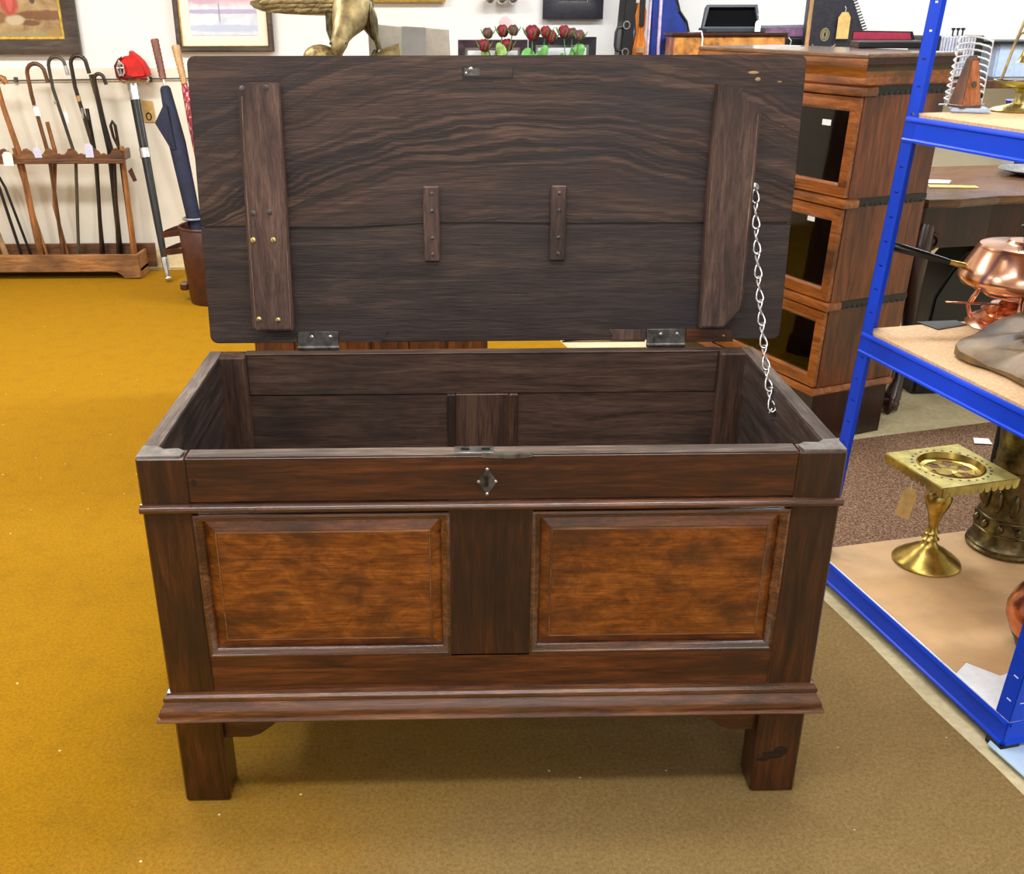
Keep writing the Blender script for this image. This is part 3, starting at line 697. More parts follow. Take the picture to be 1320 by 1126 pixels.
usw([(-.03, 1.202), (.004, 1.202), (.010, 1.208), (.010, 1.222), (.006, 1.228), (.010, 1.246), (.022, 1.262), (.028, 1.268), (.028, 1.280), (.022, 1.288), (-.03, 1.290)], 'cornice', 'mah_h')
co = bpy.data.objects['cornice'].data; co.materials.append(M['mah_dark'])
for f in co.polygons:
    if f.center.x > -.0 and f.center.y > .06: f.material_index = 1
b = kb(); b.box(-BW-.03, .03, -.03, BD+.01, 1.284, 1.298, .004); b.build('top_board', 'mah_top', BK)

# ------------------------------------------------------------------ table with cabriole legs
TB = thing('serving_table', 'brown cabriole-legged table with papers on top behind the blue shelving', 'table', (1.62, 2.06, 0), .14)
front = [(-.03, .02), (.0, -.025), (.12, -.03), (.3, .01), (.5, -.005), (.72, -.03), (1.0, -.03), (1.2, .02), (1.2, .75), (-.03, .75)]
b = MB(); b.prism(front, .775, .805, 'z', .008); b.build('tabletop', 'table_wood', TB)
b = MB(); b.prism([(.03, .03), (.3, .045), (.8, .02), (1.14, .04), (1.14, .7), (.03, .7)], .62, .776, 'z'); b.build('apron', 'mah_dark', TB)
for x, y, sx, sy in ((.04, .04, -1, -1), (1.1, .05, 1, -1), (.05, .68, -1, 1), (1.1, .68, 1, 1)):
    def cp_(t):
        k = [(0, .70), (.012, .64), (.022, .58), (.012, .48), (-.012, .32), (-.022, .2), (-.008, .1), (.02, .05), (.03, .028)]
        return k
    pts = [(x+sx*o*1.6, y+sy*o*1.6, z) for o, z in cp_(0)]
    b = MB(); b.tube(pts, [.038, .044, .046, .036, .027, .021, .022, .034, .028], 12); lg = b.build('leg', 'mah_dark', TB, 60)
    b = MB(); b.ell((x+sx*.048, y+sy*.048, .03), (.034, .034, .03), 12)
    for a in (0, 1.3, 2.6, 4.2): b.tube([(x+sx*.04+.018*math.cos(a), y+sy*.04+.018*math.sin(a), .07), (x+sx*.048+.036*math.cos(a), y+sy*.048+.036*math.sin(a), .03), (x+sx*.048+.03*math.cos(a), y+sy*.048+.03*math.sin(a), .004)], .008, 6)
    b.build('ball_foot', 'mah_dark', lg, 60)
    if sy < 0:
        b = MB(); P = [(x+.02+(.006+.03*t)*math.cos(t*9), y-.025, .645+(.006+.03*t)*math.sin(t*9)) for t in [k/24 for k in range(25)]]
        b.tube(P, .009, 6); b.build('scroll_carving', 'mah_dark', lg, 60)
b = MB(); b.prism([(1.74, 2.42), (1.86, 2.40), (1.90, 2.47), (1.78, 2.50)], .8055, .808, 'z')
solo(b, 'paper_sheet', 'paper', 'white sheet of paper lying on the brown table top', 'paper', (1.82, 2.45, .8055))
b = MB(); b.prism([(1.74, 2.30), (1.92, 2.28), (1.93, 2.33), (1.76, 2.36)], .8055, .809, 'z')
solo(b, 'paper_card', 'paper_tan', 'yellowish card lying near the front edge of the brown table', 'card', (1.83, 2.32, .8055))
b = MB(); b.lathe([(.05, 0), (.09, .002), (.15, .018), (.155, .022), (.148, .022), (.09, .007), (0, .006)], 32, (2.33, 2.62, .806))
solo(b, 'plate', 'silver', 'round silver plate resting on the brown table at right', 'plate', (2.33, 2.62, .806), smooth=50)
b = MB(); b.lathe([(.03, 0), (.034, .004), (.018, .014), (.012, .03), (.03, .05), (.05, .075), (.052, .1), (.047, .1), (.045, .075), (0, .055)], 20, (1.735, 2.55, .806))
solo(b, 'glass_bowl', 'glass', 'small clear glass bowl on the table behind the blue post', 'bowl', (1.735, 2.55, .806), smooth=50)
# black case below the table
cs = thing('storage_case', 'black round-shouldered case standing under the brown table', 'case', (2.1, 2.35, 0), .05)
b = MB(); b.prism([(-.32, 0), (.35, 0), (.35, .58), (.05, .60), (-.12, .60), (-.2, .57), (-.25, .50), (-.3, .40)], -.1, .1, 'y', .01); b.build('body', 'black', cs, 40)
b = MB(); b.box(-.12, .2, -.108, -.098, .555, .565, .002); b.build('metal_edge', 'grey_edge', cs)
b = MB(); b.tube([(-.05, -.1, .45), (-.04, -.13, .45), (.06, -.13, .45), (.07, -.1, .45)], .008, 6); b.build('handle', 'black', cs, 50)

# ------------------------------------------------------------------ things on the middle shelf
z = .7055
ch = thing('chafing_dish', 'polished copper chafing dish with long black handle on the middle shelf', 'pan', (1.308, .83, z)); ch.scale = (1, 1, .95)
b = MB(); b.lathe([(.05, .095), (.105, .098), (.128, .107), (.138, .122), (.138, .135), (.126, .160), (.108, .196), (.104, .202), (.098, .204), (.102, .198), (0, .19)], 48); b.build('pan', 'copper', ch, 35)
b = MB(); b.lathe([(.104, .203), (.101, .208), (.085, .2115), (.05, .212), (.043, .2145), (.038, .2205), (.012, .222), (0, .222)], 48); ld = b.build('lid', 'copper', ch, 35)
b = MB(); b.lathe([(.010, .221), (.009, .228), (.005, .236), (.005, .241)], 14); b.build('knob_stem', 'steel', ld, 40)
b = MB(); b.lathe([(.006, .238), (.010, .248), (.019, .252), (.020, .257), (.012, .260), (0, .2605)], 18); b.build('lid_knob', 'black_gloss', ld, 40)
hd = Vector((-.93, .26, .24)).normalized(); h0 = Vector((-.128, .03, .150))
b = MB(); b.tube([h0-hd*.01, h0+hd*.035, h0+hd*.05], [.009, .006, .007], 10); b.build('ferrule', 'brass', ch, 50)
b = MB(); b.tube([h0+hd*.03, h0+hd*.05, h0+hd*.11, h0+hd*.175, h0+hd*.188], [.006, .008, .0105, .0125, .007], 12); b.build('handle', 'black_gloss', ch, 50)
b = MB(); b.lathe([(.098, 0), (.102, .003), (.096, .008), (.082, .014), (.088, .02), (.074, .026), (.066, .034), (.07, .04), (.056, .047), (.05, .056), (.034, .058), (0, .058)], 40); b.build('burner', 'copper', ch, 35)
for k in range(3):
    a = math.radians(k*120+250); ca, sa = math.cos(a), math.sin(a)
    b = MB(); b.tube([(.098*ca, .098*sa, .006), (.108*ca, .108*sa, .03), (.098*ca, .098*sa, .055), (.088*ca, .088*sa, .08), (.094*ca, .094*sa, .1)], [.006, .0055, .0075, .0055, .006], 10, squash=.7)
    b.build('stand_leg', 'copper', ch, 60)
b = MB(); b.tube([(.07*math.cos(t), .07*math.sin(t), .082) for t in [2*PI*k/32 for k in range(32)]], .003, 6, close=True); b.build('stand_ring', 'copper', ch, 60)
b = MB(); b.box(-.185, -.03, -.028, -.016, .058, .061, .001, M=Matrix.Rotation(.06, 4, 'Y')); b.lathe([(.03, .056), (.034, .062), (.028, .07), (0, .072)], 20, (-.01, -.02, 0)); b.build('snuffer', 'copper_dark', ch, 45)
b = MB(); b.prism([(1.09, .862), (1.115, .795), (1.205, .835), (1.195, .872)], z, z+.002, 'z')
solo(b, 'card_sheet', 'black', 'black glossy card lying beside the copper chafing dish', 'card', (1.15, .84, z))
# slab
sl = []
base = [(1.055, .565), (1.062, .53), (1.085, .49), (1.10, .44), (1.105, .385), (1.12, .33), (1.16, .28), (1.24, .26), (1.36, .29), (1.45, .38), (1.5, .52), (1.49, .66), (1.44, .705), (1.36, .705), (1.29, .695), (1.235, .69), (1.18, .675), (1.13, .655), (1.085, .625), (1.06, .595)]
cx, cy = 1.26, .52
R = []
for f, h in ((.96, 0), (1, .006), (1, .014), (.93, .022), (.72, .03), (.5, .034), (.42, .036), (.3, .024), (.05, .02)):
    R.append([Vector((cx+(x-cx)*f, cy+(y-cy)*f, z+h*(1+.25*math.sin(i*2.1))+max(0, cx+(x-cx)*f-1.12)*.28+max(0, cy+(y-cy)*f-.5)*.12)) if h > .01 else Vector((cx+(x-cx)*f, cy+(y-cy)*f, z+h)) for i, (x, y) in enumerate(base)])
b = MB(); b.rings(R)
sd = thing('carved_dish', 'mottled grey carved stone dish lying at the front of the middle shelf', 'dish', (1.26, .52, z))
b.off = Vector((-1.26, -.52, -z)); b.build('body', 'slate', sd, 45)
b = MB(); b.tube([(.055*math.cos(t)+.055, .055*math.sin(t)+.06, .058+.006*math.cos(t)) for t in [2.4+.12*k for k in range(16)]], [.003]+[.009]*14+[.003], 8); b.build('rim_glint', 'white_board', sd, 60, label='white painted glint on the rim of the hollow')  # white arc modelled in place of a highlight on the dish
# ------------------------------------------------------------------ things on the lower shelf
z = .0825
tr = thing('brass_trivet', 'square pierced brass trivet on a turned candlestick foot', 'trivet', (1.18, .755, z))
b = MB(); b.lathe([(.084, 0), (.086, .004), (.083, .009), (.072, .016), (.068, .021), (.050, .031), (.046, .037), (.026, .048), (.018, .058), (.016, .066), (.022, .070), (.016, .076), (.013, .085)], 40); b.build('foot', 'brass', tr, 35)
b = MB(); b.lathe([(.013, .082), (.019, .088), (.013, .096), (.012, .112), (.018, .140), (.030, .170), (.034, .188), (.028, .204), (.018, .212), (.024, .218), (.034, .228), (.02, .236), (.02, .262)], 28); b.build('column', 'brass', tr, 35)
ta = math.radians(-76)
TM = Matrix.Translation((.028, .025, .262)) @ Matrix.Rotation(ta, 4, 'Z')
def tbm(): return MB((0, 0, 0), TM)
h = .112; rr = .083
b = tbm(); R0, R1, R2, R3 = [], [], [], []
n = 48
def sq(a):
    c, s_ = math.cos(a), math.sin(a); k = h/max(abs(c), abs(s_)); return (c*k, s_*k)
ring = lambda pts, z_: [Vector((x, y, z_)) for x, y in pts]
angs = [2*PI*k/n+PI/4 for k in range(n)]
outer = [sq(a) for a in angs]; inner = [(rr*math.cos(a), rr*math.sin(a)) for a in angs]
b.rings([ring(outer, .006), ring(inner, .006), ring(inner, .000), ring(outer, .000)], close=True)
plate = b.build('top_plate', 'brass_pale', tr, 35)
# sunk pierced dish: a ring band, spokes with holes between, and a hub
b = tbm()
b.rings([ring([(rr*math.cos(a), rr*math.sin(a)) for a in angs], .006), ring([(.079*math.cos(a), .079*math.sin(a)) for a in angs], .009), ring([(.073*math.cos(a), .073*math.sin(a)) for a in angs], -.006), ring([(.062*math.cos(a), .062*math.sin(a)) for a in angs], -.009), ring([(.062*math.cos(a), .062*math.sin(a)) for a in angs], -.012), ring([(rr*math.cos(a), rr*math.sin(a)) for a in angs], -.002)], close=True)
for k in range(6):
    a0 = k*PI/3
    P = []
    for (r_, da) in ((.063, -.33), (.063, .33), (.05, .28), (.04, .12), (.03, .34), (.018, .5), (.018, -.5), (.03, -.26), (.042, -.1), (.05, -.3)):
        P.append((r_*math.cos(a0+da), r_*math.sin(a0+da)))
    b.prism(P, -.012, -.009, 'z')
b.lathe([(.02, -.012), (.02, -.008), (.008, -.006), (0, -.006)], 20)
b.build('pierced_dish', 'brass', plate, 35, label='round sunk centre pierced with leaf shapes')
b = tbm()
for k in range(28):
    a = 2*PI*k/28; b.lathe([(.0038, .0058), (.0038, .0064), (0, .0065)], 8, (.094*math.cos(a), .094*math.sin(a), 0))
b.build('pierced_dots', 'black', plate, label='ring of small dark holes')
for k in range(4):
    T = TM @ Matrix.Rotation(k*PI/2, 4, 'Z'); b = MB((0, 0, 0), T)
    P = [(-h, .004), (h, .004)]
    nt_ = 11
    for j in range(nt_, 0, -1):
        xr = -h+2*h*j/nt_; xl = -h+2*h*(j-1)/nt_; xm = (xr+xl)/2; w = (xr-xl)/2
        P += [(xr-.001, -.008), (xm+w*.75, -.016), (xm+w*.3, -.021), (xm-w*.3, -.021), (xm-w*.75, -.016), (xl+.001, -.008)]
    b.prism(P, -h-.002, -h+.001, 'y'); b.build('scalloped_apron', 'brass_pale', plate)
b = MB(); Tg = TM @ Matrix.Translation((-.114, -.02, 0)) if False else Matrix.Translation((-.083, .01, .128)) @ Matrix.Rotation(.16, 4, 'Y') @ Matrix.Rotation(-.75, 4, 'Z')
b.prism([(-.018, .0), (.018, .0), (.018, .07), (.008, .084), (-.008, .084), (-.018, .07)], -.0006, .0006, 'y', M=Tg)
o = b.build('price_tag', 'paper_tan', None); o.location = tr.location; tag(o, 'buff card tag hanging from the brass trivet', 'tag')
o2 = MB(); o2.tube([Tg @ Vector((0, 0, .078)), Tg @ Vector((-.004, 0, .1)), Tg @ Vector((.006, 0, .108))], .0008, 5); o2.build('string', 'paper', o)
# jug
jg = thing('brass_jug', 'embossed dark brass jug beside the brass trivet', 'jug', (1.432, .835, z))
b = MB(); b.lathe([(.088, 0), (.100, .003), (.101, .009), (.096, .014), (.097, .020), (.091, .028), (.087, .05), (.079, .12), (.072, .19), (.068, .24), (.070, .262), (.067, .28), (.072, .33), (.082, .37), (.079, .37), (.06, .32), (0, .05)], 40); b.build('body', 'brass_dark', jg, 40)
for z_, r_ in ((.06, .0865), (.1, .0825), (.235, .0695)):
    b = MB(); b.tube([(r_*math.cos(t), r_*math.sin(t), z_) for t in [2*PI*k/36 for k in range(36)]], .0035, 6, close=True); b.build('raised_band', 'brass_dark', jg, 60)
b = MB()
for k in range(12):
    a = 2*PI*k/12; r_ = .077
    b.ell((r_*math.cos(a), r_*math.sin(a), .15), (.012, .012, .034), 8); b.ell((.085*math.cos(a+.26), .085*math.sin(a+.26), .08), (.01, .01, .012), 8)
b.build('embossing', 'brass_dark', jg, 60)
b = MB(); b.tube([(.07, .02, .33), (.12, .03, .32), (.14, .035, .24), (.12, .03, .15), (.08, .02, .1)], [.006, .008, .008, .008, .006], 10); b.build('handle', 'brass_dark', jg, 60)
# copper pot
pt = thing('copper_kettle', 'shiny round copper kettle behind the near blue post', 'kettle', (1.30, .345, z))
b = MB(); b.lathe([(.07, 0), (.085, .002), (.092, .02), (.106, .045), (.106, .047)], 40); b.build('base', 'black', pt, 40, label='blackened bottom of the kettle')
b = MB(); b.lathe([(.106, .046), (.118, .075), (.119, .095), (.112, .12), (.09, .155), (.06, .18), (.045, .19), (.044, .205), (.05, .21), (.046, .211), (0, .2)], 40); b.build('body', 'copper_dark', pt, 40)
b = MB(); b.lathe([(.047, .208), (.044, .216), (.02, .224), (.008, .228), (.012, .238), (0, .245)], 24); b.build('lid', 'copper', pt, 40)
b = MB(); b.tube([(-.06, .02, .18), (-.07, .03, .24), (-.03, .02, .3), (.05, -.01, .3), (.08, -.02, .24), (.07, -.02, .18)], .007, 8); b.build('handle', 'copper_dark', pt, 60)
b = MB(); b.tube([(.09, -.05, .08), (.15, -.09, .12), (.18, -.11, .19)], [.022, .014, .010], 12); b.build('spout', 'copper_dark', pt, 60)
# iron rod
b = MB(); b.tube([(1.466, 1.03, .012), (1.44, .99, .40), (1.415, .955, .665)], .009, 10)
solo(b, 'iron_rod', 'black', 'black iron rod leaning upright behind the brass trivet', 'rod', (1.466, 1.03, .012), smooth=60)
b = MB(); b.prism([(1.07, .02), (1.15, -.08), (1.5, .02), (1.38, .16), (1.1, .17), (1.045, .118)], .0085, .0115, 'z')
o = solo(b, 'floor_paper', 'paper_blue', 'pale blue paper sheet lying under the near blue post foot', 'paper', (1.2, .06, .0085))
b = MB()
for k in range(5): b.box(-.03+k*.012, -.022+k*.012, -.075+.003*k, -.045+.002*k, .003, .0036)
b.build('printed_mark', 'leaf', o)
b = MB(); b.prism([(1.78, 1.70), (1.84, 1.69), (1.85, 1.74), (1.80, 1.75)], .0125, .014, 'z')
solo(b, 'paper_scrap', 'paper', 'small white scrap of paper lying on the brown rug', 'paper', (1.81, 1.72, .0125))

# ------------------------------------------------------------------ things on the upper shelf
z = 1.2085
b = MB(); b.prism([(1.052, .80), (1.125, .765), (1.148, .84), (1.09, .895)], z, z+.010, 'z', .003)
ty = solo(b, 'glass_tray', 'plastic_blue', 'pale blue shallow tray under the wooden metronome', 'tray', (1.13, .82, z))
mt_ = thing('metronome', 'small wooden pyramid metronome standing on the pale tray', 'metronome', (1.088, .815, z+.0105), .25)
def pyr(b, w0, d0, z0, w1, d1, z1):
    b.rings([[Vector((sx*w0, sy*d0, z0)) for sx, sy in ((-1, -1), (1, -1), (1, 1), (-1, 1))], [Vector((sx*w1, sy*d1, z1)) for sx, sy in ((-1, -1), (1, -1), (1, 1), (-1, 1))]])
mt_.scale = (.86, .86, .98)
b = MB(); pyr(b, .030, .026, .004, .011, .010, .102); pyr(b, .0105, .0095, .102, .006, .006, .110); b.build('case', 'metro_dark', mt_)
b = MB(); R = [[Vector(p) for p in ((-.026, -.0262, .006), (.0285, -.0262, .006), (.0285, -.0235, .006), (-.026, -.0235, .006))], [Vector(p) for p in ((-.0085, -.0105, .1), (.010, -.0105, .1), (.010, -.008, .1), (-.0085, -.008, .1))]]; b.rings(R); b.build('front_cover', 'metro', mt_)
b = MB(); b.lathe([(.007, 0), (.007, .002), (.004, .003), (0, .003)], 16, (.001, -.0205, .050), Matrix.Rotation(PI/2-.17, 3, 'X')); b.build('maker_badge', 'iron', mt_, 40)
b = MB(); b.box(-.031, .031, -.027, .027, 0, .006, .001); b.build('base', 'metro_dark', mt_)
for x in (-.024, .024):
    b = MB(); b.box(x-.004, x+.004, -.024, -.016, -.001, .002); b.build('foot', 'black', mt_)
b = MB(); b.tube([(.031, 0, .025), (.042, -.002, .024)], .003, 8); b.ell((.045, -.002, .024), (.004, .007, .007), 10); b.build('winding_key', 'black', mt_, 60)
wr = thing('wire_rack', 'white wire rack of stacked loops behind the metronome', 'rack', (1.105, .866, z+.0105), .22)
wr.scale = (.85, .85, 1)
for k in range(10):
    zz = .012+k*.0135
    P = [(-.052+.0*k, -.015, zz), (-.056+.0015*k, .0, zz+.004), (-.03, .010, zz+.010), (0, .013, zz+.012), (.03, .010, zz+.010), (.054, 0, zz+.004), (.052, -.015, zz)]
    b = MB(); b.tube(P, .0022, 6); b.build('wire_loop', 'white_wire', wr, 60)
b = MB()
for x in (-.052, .052): b.tube([(x, -.015, .0), (x, -.015, .14)], .0018, 6)
b.tube([(-.06, .012, .0017), (.06, .012, .0017)], .0018, 6); b.tube([(-.06, -.015, .0017), (.06, -.015, .0017)], .0018, 6)
b.build('wire_frame', 'white_wire', wr, 60)
bs_ = thing('bell_stand', 'brass pedestal stand with hanging bells at the shelf front right', 'bell', (1.218, .83, z))
b = MB(); b.lathe([(.056, 0), (.058, .003), (.05, .007), (.034, .011), (.016, .016), (.010, .026), (.008, .038), (.012, .044), (.020, .05), (.012, .052)], 32); b.build('foot', 'brass_pale', bs_, 40)
b = MB(); b.lathe([(.012, .050), (.04, .053), (.058, .062), (.06, .066), (.056, .066), (.04, .06), (0, .058)], 32); b.build('bowl', 'brass_pale', bs_, 40)
b = MB(); b.lathe([(.055, .064), (.053, .068), (0, .066)], 32); b.build('bowl_lining', 'dish_red', bs_, 40, label='dark red lining of the bowl')
b = MB()
for sx in (-1, 1):
    b.tube([(sx*.05, 0, .064), (sx*.035, 0, .14), (sx*.02, 0, .2), (sx*.012, 0, .25), (sx*.004, 0, .3)], .0032, 8)
    b.tube([(sx*.034, 0, .145), (sx*.026, 0, .162), (sx*.01, 0, .168), (0, 0, .165)], .0028, 8)
    b.tube([(sx*.02, 0, .2), (sx*.024, 0, .178), (sx*.008, 0, .17)], .0026, 8)
    b.tube([(sx*.016, 0, .225), (sx*.008, 0, .24), (0, 0, .241)], .0026, 8)
b.build('wire_frame', 'bronze', bs_, 60)
for zt_, sc_ in ((.165, 1.0), (.238, .8)):
    b = MB(); b.tube([(0, 0, zt_), (0, 0, zt_-.022)], .0016, 6); b.lathe([(.0, zt_-.022), (.006*sc_, zt_-.023), (.011*sc_, zt_-.030), (.0135*sc_, zt_-.045), (.018*sc_, zt_-.056), (.024*sc_, zt_-.062), (.022*sc_, zt_-.062), (.0, zt_-.05)], 24); b.build('bell', 'brass', bs_, 50)
cb_ = MB(); cb_.lathe([(.03, 0), (.045, .004), (.05, .016), (.046, .016), (0, .008)], 24, (1.29, .92, z)); solo(cb_, 'blue_dish', 'cobalt', 'cobalt blue dish half hidden behind the bell stand', 'dish', (1.29, .92, z), smooth=50)

# ------------------------------------------------------------------ left back corner: rack of sticks
RK = thing('stick_rack', 'low oak rack with scalloped rail holding walking sticks', 'rack', (-2.4, 4.33, 0))
RO = (2.4, -4.33, 0)
def rb(): return MB(RO)
X0, X1 = -3.15, -1.872
pl = [(X1, .008), (X1, .142), (X0, .142), (X0, .008), (X0+.09, .008), (X0+.12, .035), (X0+.16, .045), (X1-.17, .045), (X1-.13, .04), (X1-.10, .016), (X1-.095, .004)]
rb().prism(pl[::-1], 4.262, 4.284, 'y', .002).build('front_board', 'rack_wood', RK)
rb().box(X0, X1+.05, 4.44, 4.46, .03, .17, .002).build('back_board', 'rack_dark', RK)
rb().box(X0, X1, 4.284, 4.44, .04, .058, .001).build('tray', 'tin', RK)
for x in (X0, X1-.02): rb().box(x, x+.02, 4.284, 4.44, 0, .14, .002).build('end_board', 'rack_wood', RK)
P = [(X0, .652), (-1.905, .652)]
sx_ = -1.905; n = 10; w = (sx_-X0-.0)/n
for k in range(n):
    xr = sx_-k*w
    P += [(xr, .690), (xr-.01, .708), (xr-.035, .724), (xr-.05, .720), (xr-.06, .704), (xr-.075, .690), (xr-.095, .690), (xr-.108, .697)]
rb().prism(P, 4.335, 4.355, 'y', .001).build('scalloped_rail', 'rack_dark', RK)
rb().box(X0, -1.895, 4.318, 4.336, .642, .665, .004).build('rail_lip', 'rack_dark', RK)
rb().box(-1.918, -1.9, 4.356, 4.47, .655, .712, .004).build('rail_end', 'rack_dark', RK)
b = rb(); b.tube([(-1.915, 4.372, .73), (-1.922, 4.372, .4), (-1.926, 4.37, .05)], [.013, .016, .02], 10); b.build('post', 'stick_tan', RK, 60)
b = rb(); b.tube([(X0+.02, 4.37, .73), (X0+.02, 4.37, .05)], .016, 10); b.build('post', 'stick_tan', RK, 60)
b = rb(); b.prism([(-1.885, .60), (-1.862, .54), (-1.842, .548), (-1.862, .62)], 4.33, 4.336, 'y'); b.build('leather_tab', 'leather', RK)

def stick(name, label, mat, pts, r, collars=(), tip=None):
    o = thing(name, label, 'walking stick', pts[-1], 0, 'walking sticks in the rack')
    off = neg(pts[-1])
    b = MB(off); b.tube(pts, [q*1.15 for q in r], 8); b.build('shaft', mat, o, 60)
    for (p, q, rr_, cm) in collars:
        b = MB(off); b.tube([p, q], rr_, 10); b.build('collar', cm, o, 50)
    b = MB(off); b.tube([Vector(pts[-1])+Vector((0, 0, .03)), pts[-1]], .0085, 8); b.build('ferrule', 'iron', o, 60)
    return o
ys, yf, zf = 4.372, 4.385, .06
def crook(xs, zt, r, xm, xb, drop=.05, rad=.009):
    """hook to the right, then down past the rail to the tray"""
    P = [(xs+2*r+.008, 4.372, zt-r-drop), (xs+2*r, 4.372, zt-r)]
    P += [(xs+r+r*math.cos(math.radians(a)), 4.372, zt-r+r*math.sin(math.radians(a))) for a in range(22, 181, 26)]
    P += [(xs+.004, ys, zt-.16), (xm, ys, .67), (xb, yf, zf)]
    return P
k = crook(-2.372, 1.165, .048, -2.327, -2.345); stick('walking_stick', 'brown crook-handled stick with a white tag, second hook from left', 'stick_brown', k, [.010]*len(k), [((-2.362, ys, .95), (-2.36, ys, .935), .012, 'silver')])
k = crook(-2.25, 1.2, .045, -2.18, -2.262); stick('walking_stick', 'thin greyish crook stick with silver tipped hook', 'stick_grey', k, [.0085]*len(k), [(k[0], k[1], .0105, 'silver'), ((-2.242, ys, .975), (-2.24, ys, .955), .011, 'silver')])
k = crook(-2.128, 1.205, .042, -2.065, -2.125); stick('walking_stick', 'dark crook stick with pale bands tallest in the rack', 'stick_dark', k, [.010]*len(k), [((-2.115, ys, 1.0), (-2.113, ys, .97), .012, 'bamboo'), ((-2.105, ys, .935), (-2.10, ys, .88), .0115, 'silver')])
k = crook(-2.012, 1.112, .026, -1.965, -2.03, .03); stick('walking_stick', 'small dark crook stick at right end of the row', 'stick_dark', k, [.009]*len(k))
stick('walking_stick', 'straight black cane with a horn collar and no hook', 'stick_black', [(-2.032, 4.402, 1.105), (-2.02, 4.402, 1.0), (-1.995, 4.405, .70), (-2.02, 4.41, zf)], [.015, .013, .014, .013], [((-2.034, 4.402, 1.108), (-2.022, 4.402, 1.01), .0165, 'brass_dark')])
stick('walking_stick', 'knobbly orange-brown stick with dark hooked knob at far left', 'stick_tan', [(-2.495, 4.372, 1.062), (-2.505, 4.372, 1.085), (-2.53, 4.372, 1.098), (-2.548, 4.372, 1.07), (-2.535, 4.372, .95), (-2.49, ys, .69), (-2.475, yf, zf)], [.013, .017, .017, .013, .013, .015, .017])
stick('walking_stick', 'plain tan stick whose top ends below the hooks', 'stick_tan', [(-2.318, 4.40, .86), (-2.30, 4.40, .70), (-2.36, 4.41, .40), (-2.322, yf+.02, zf)], [.010, .011, .009, .009])
stick('walking_stick', 'dark twin stick with silver collar leaning behind banded crook', 'stick_black', [(-2.085, 4.395, .93), (-2.075, 4.395, .72), (-2.10, 4.40, .40), (-2.118, yf+.02, zf)], [.010, .009, .008, .008], [((-2.085, 4.395, .93), (-2.083, 4.395, .87), .011, 'tin')])
stick('walking_stick', 'thin black stick crossing at the left frame edge', 'stick_black', [(-2.75, 4.39, .85), (-2.66, 4.39, .60), (-2.585, 4.40, zf)], [.009, .008, .008])
stick('walking_stick', 'second thin black stick slanting towards the tan sticks', 'stick_black', [(-2.78, 4.41, .9), (-2.62, 4.41, .5), (-2.535, 4.415, zf)], [.007, .007, .007])
stick('walking_stick', 'short pale stick foot at far left of the tray', 'bamboo', [(-2.80, 4.372, .7), (-2.71, 4.38, .3), (-2.665, 4.385, zf)], [.012, .013, .016])
stick('walking_stick', 'slim tan stick meeting the orange-brown stick at the tray', 'stick_tan', [(-2.53, 4.40, .72), (-2.49, 4.40, .40), (-2.438, yf+.02, zf)], [.008, .008, .008])
o = thing('walking_stick', 'short stick with a bent loop handle at the rack end', 'walking stick', (-1.945, 4.41, .06), 0, 'walking sticks in the rack')
b = MB((1.945, -4.41, -.06)); b.tube([(-1.935, 4.38, .72), (-1.955, 4.38, .78), (-1.962, 4.38, .84), (-1.95, 4.38, .865), (-1.937, 4.38, .84), (-1.936, 4.385, .77), (-1.938, 4.395, .70), (-1.945, 4.41, .062)], [.007, .008, .009, .009, .009, .009, .009, .009], 8); b.build('shaft', 'stick_dark', o, 60)
# swing tags on sticks
def swing(px, pz, w, h_, y, mat, label, sl=0):
    o = MB(); o.prism([(-w/2, 0), (w/2, 0), (w/2+sl, h_*.8), (w*.25+sl, h_), (-w*.25+sl, h_), (-w/2+sl, h_*.8)], -.0008, .0008, 'y')
    o = o.build('price_tag', mat); o.location = (px, y, pz); tag(o, label, 'tag')
    b = MB(); b.tube([(sl, 0, h_*.9), (sl+.004, .006, h_+.02), (sl-.002, .02, h_+.03)], .001, 5); b.build('string', 'paper', o)
swing(-2.535, .635, .055, .075, 4.312, 'paper', 'white swing tag hanging in front of rack rail at left')
swing(-2.37, .675, .04, .055, 4.330, 'paper_lilac', 'lilac tag hanging by the second hooked stick', -.005)
swing(-2.085, .675, .045, .075, 4.330, 'paper_lilac', 'pale lilac tag on the dark banded crook stick')
swing(-2.345, .895, .03, .05, 4.358, 'paper', 'small white tag high on the brown crook stick', -.006)
swing(-2.205, .855, .03, .06, 4.379, 'paper', 'small white tag behind the silver tipped stick')

# sword
sw = thing('sword', 'basket-hilted sword in black scabbard leaning against wall beside rack', 'sword', (-1.692, 4.18, .005))
so = neg(sw.location)
T0, T1 = Vector((-1.836, 4.46, 1.06)), Vector((-1.692, 4.18, .012))
def al(t): return T0.lerp(T1, t)
b = MB(so); b.tube([al(0), al(.3), al(.7), al(.93)], [.028, .026, .022, .017], 12, squash=.6); b.build('scabbard', 'stick_black', sw, 60)
for t0, t1, r_ in ((-.01, .035, .033), (.035, .085, .031), (.325, .372, .030)):
    b = MB(so); b.tube([al(t0), al((t0+t1)/2), al(t1)], [r_, r_*.93, r_], 12, squash=.65); b.build('mount', 'silver', sw, 60)
b = MB(so); b.tube([al(.88), al(.94), al(.99)], [.021, .019, .010], 12, squash=.65); b.ell(al(.99), (.022, .016, .016), 12); b.build('chape', 'silver', sw, 60)
b = MB(so); b.tube([al(-.01), al(-.03)], [.05, .04], 12, squash=.6)
b.tube([(-1.90, 4.42, 1.075), (-1.87, 4.43, 1.062), (-1.80, 4.45, 1.07), (-1.75, 4.44, 1.06), (-1.735, 4.44, 1.08), (-1.745, 4.44, 1.095)], .007, 6); b.build('guard', 'silver', sw, 60)
b = MB(so)
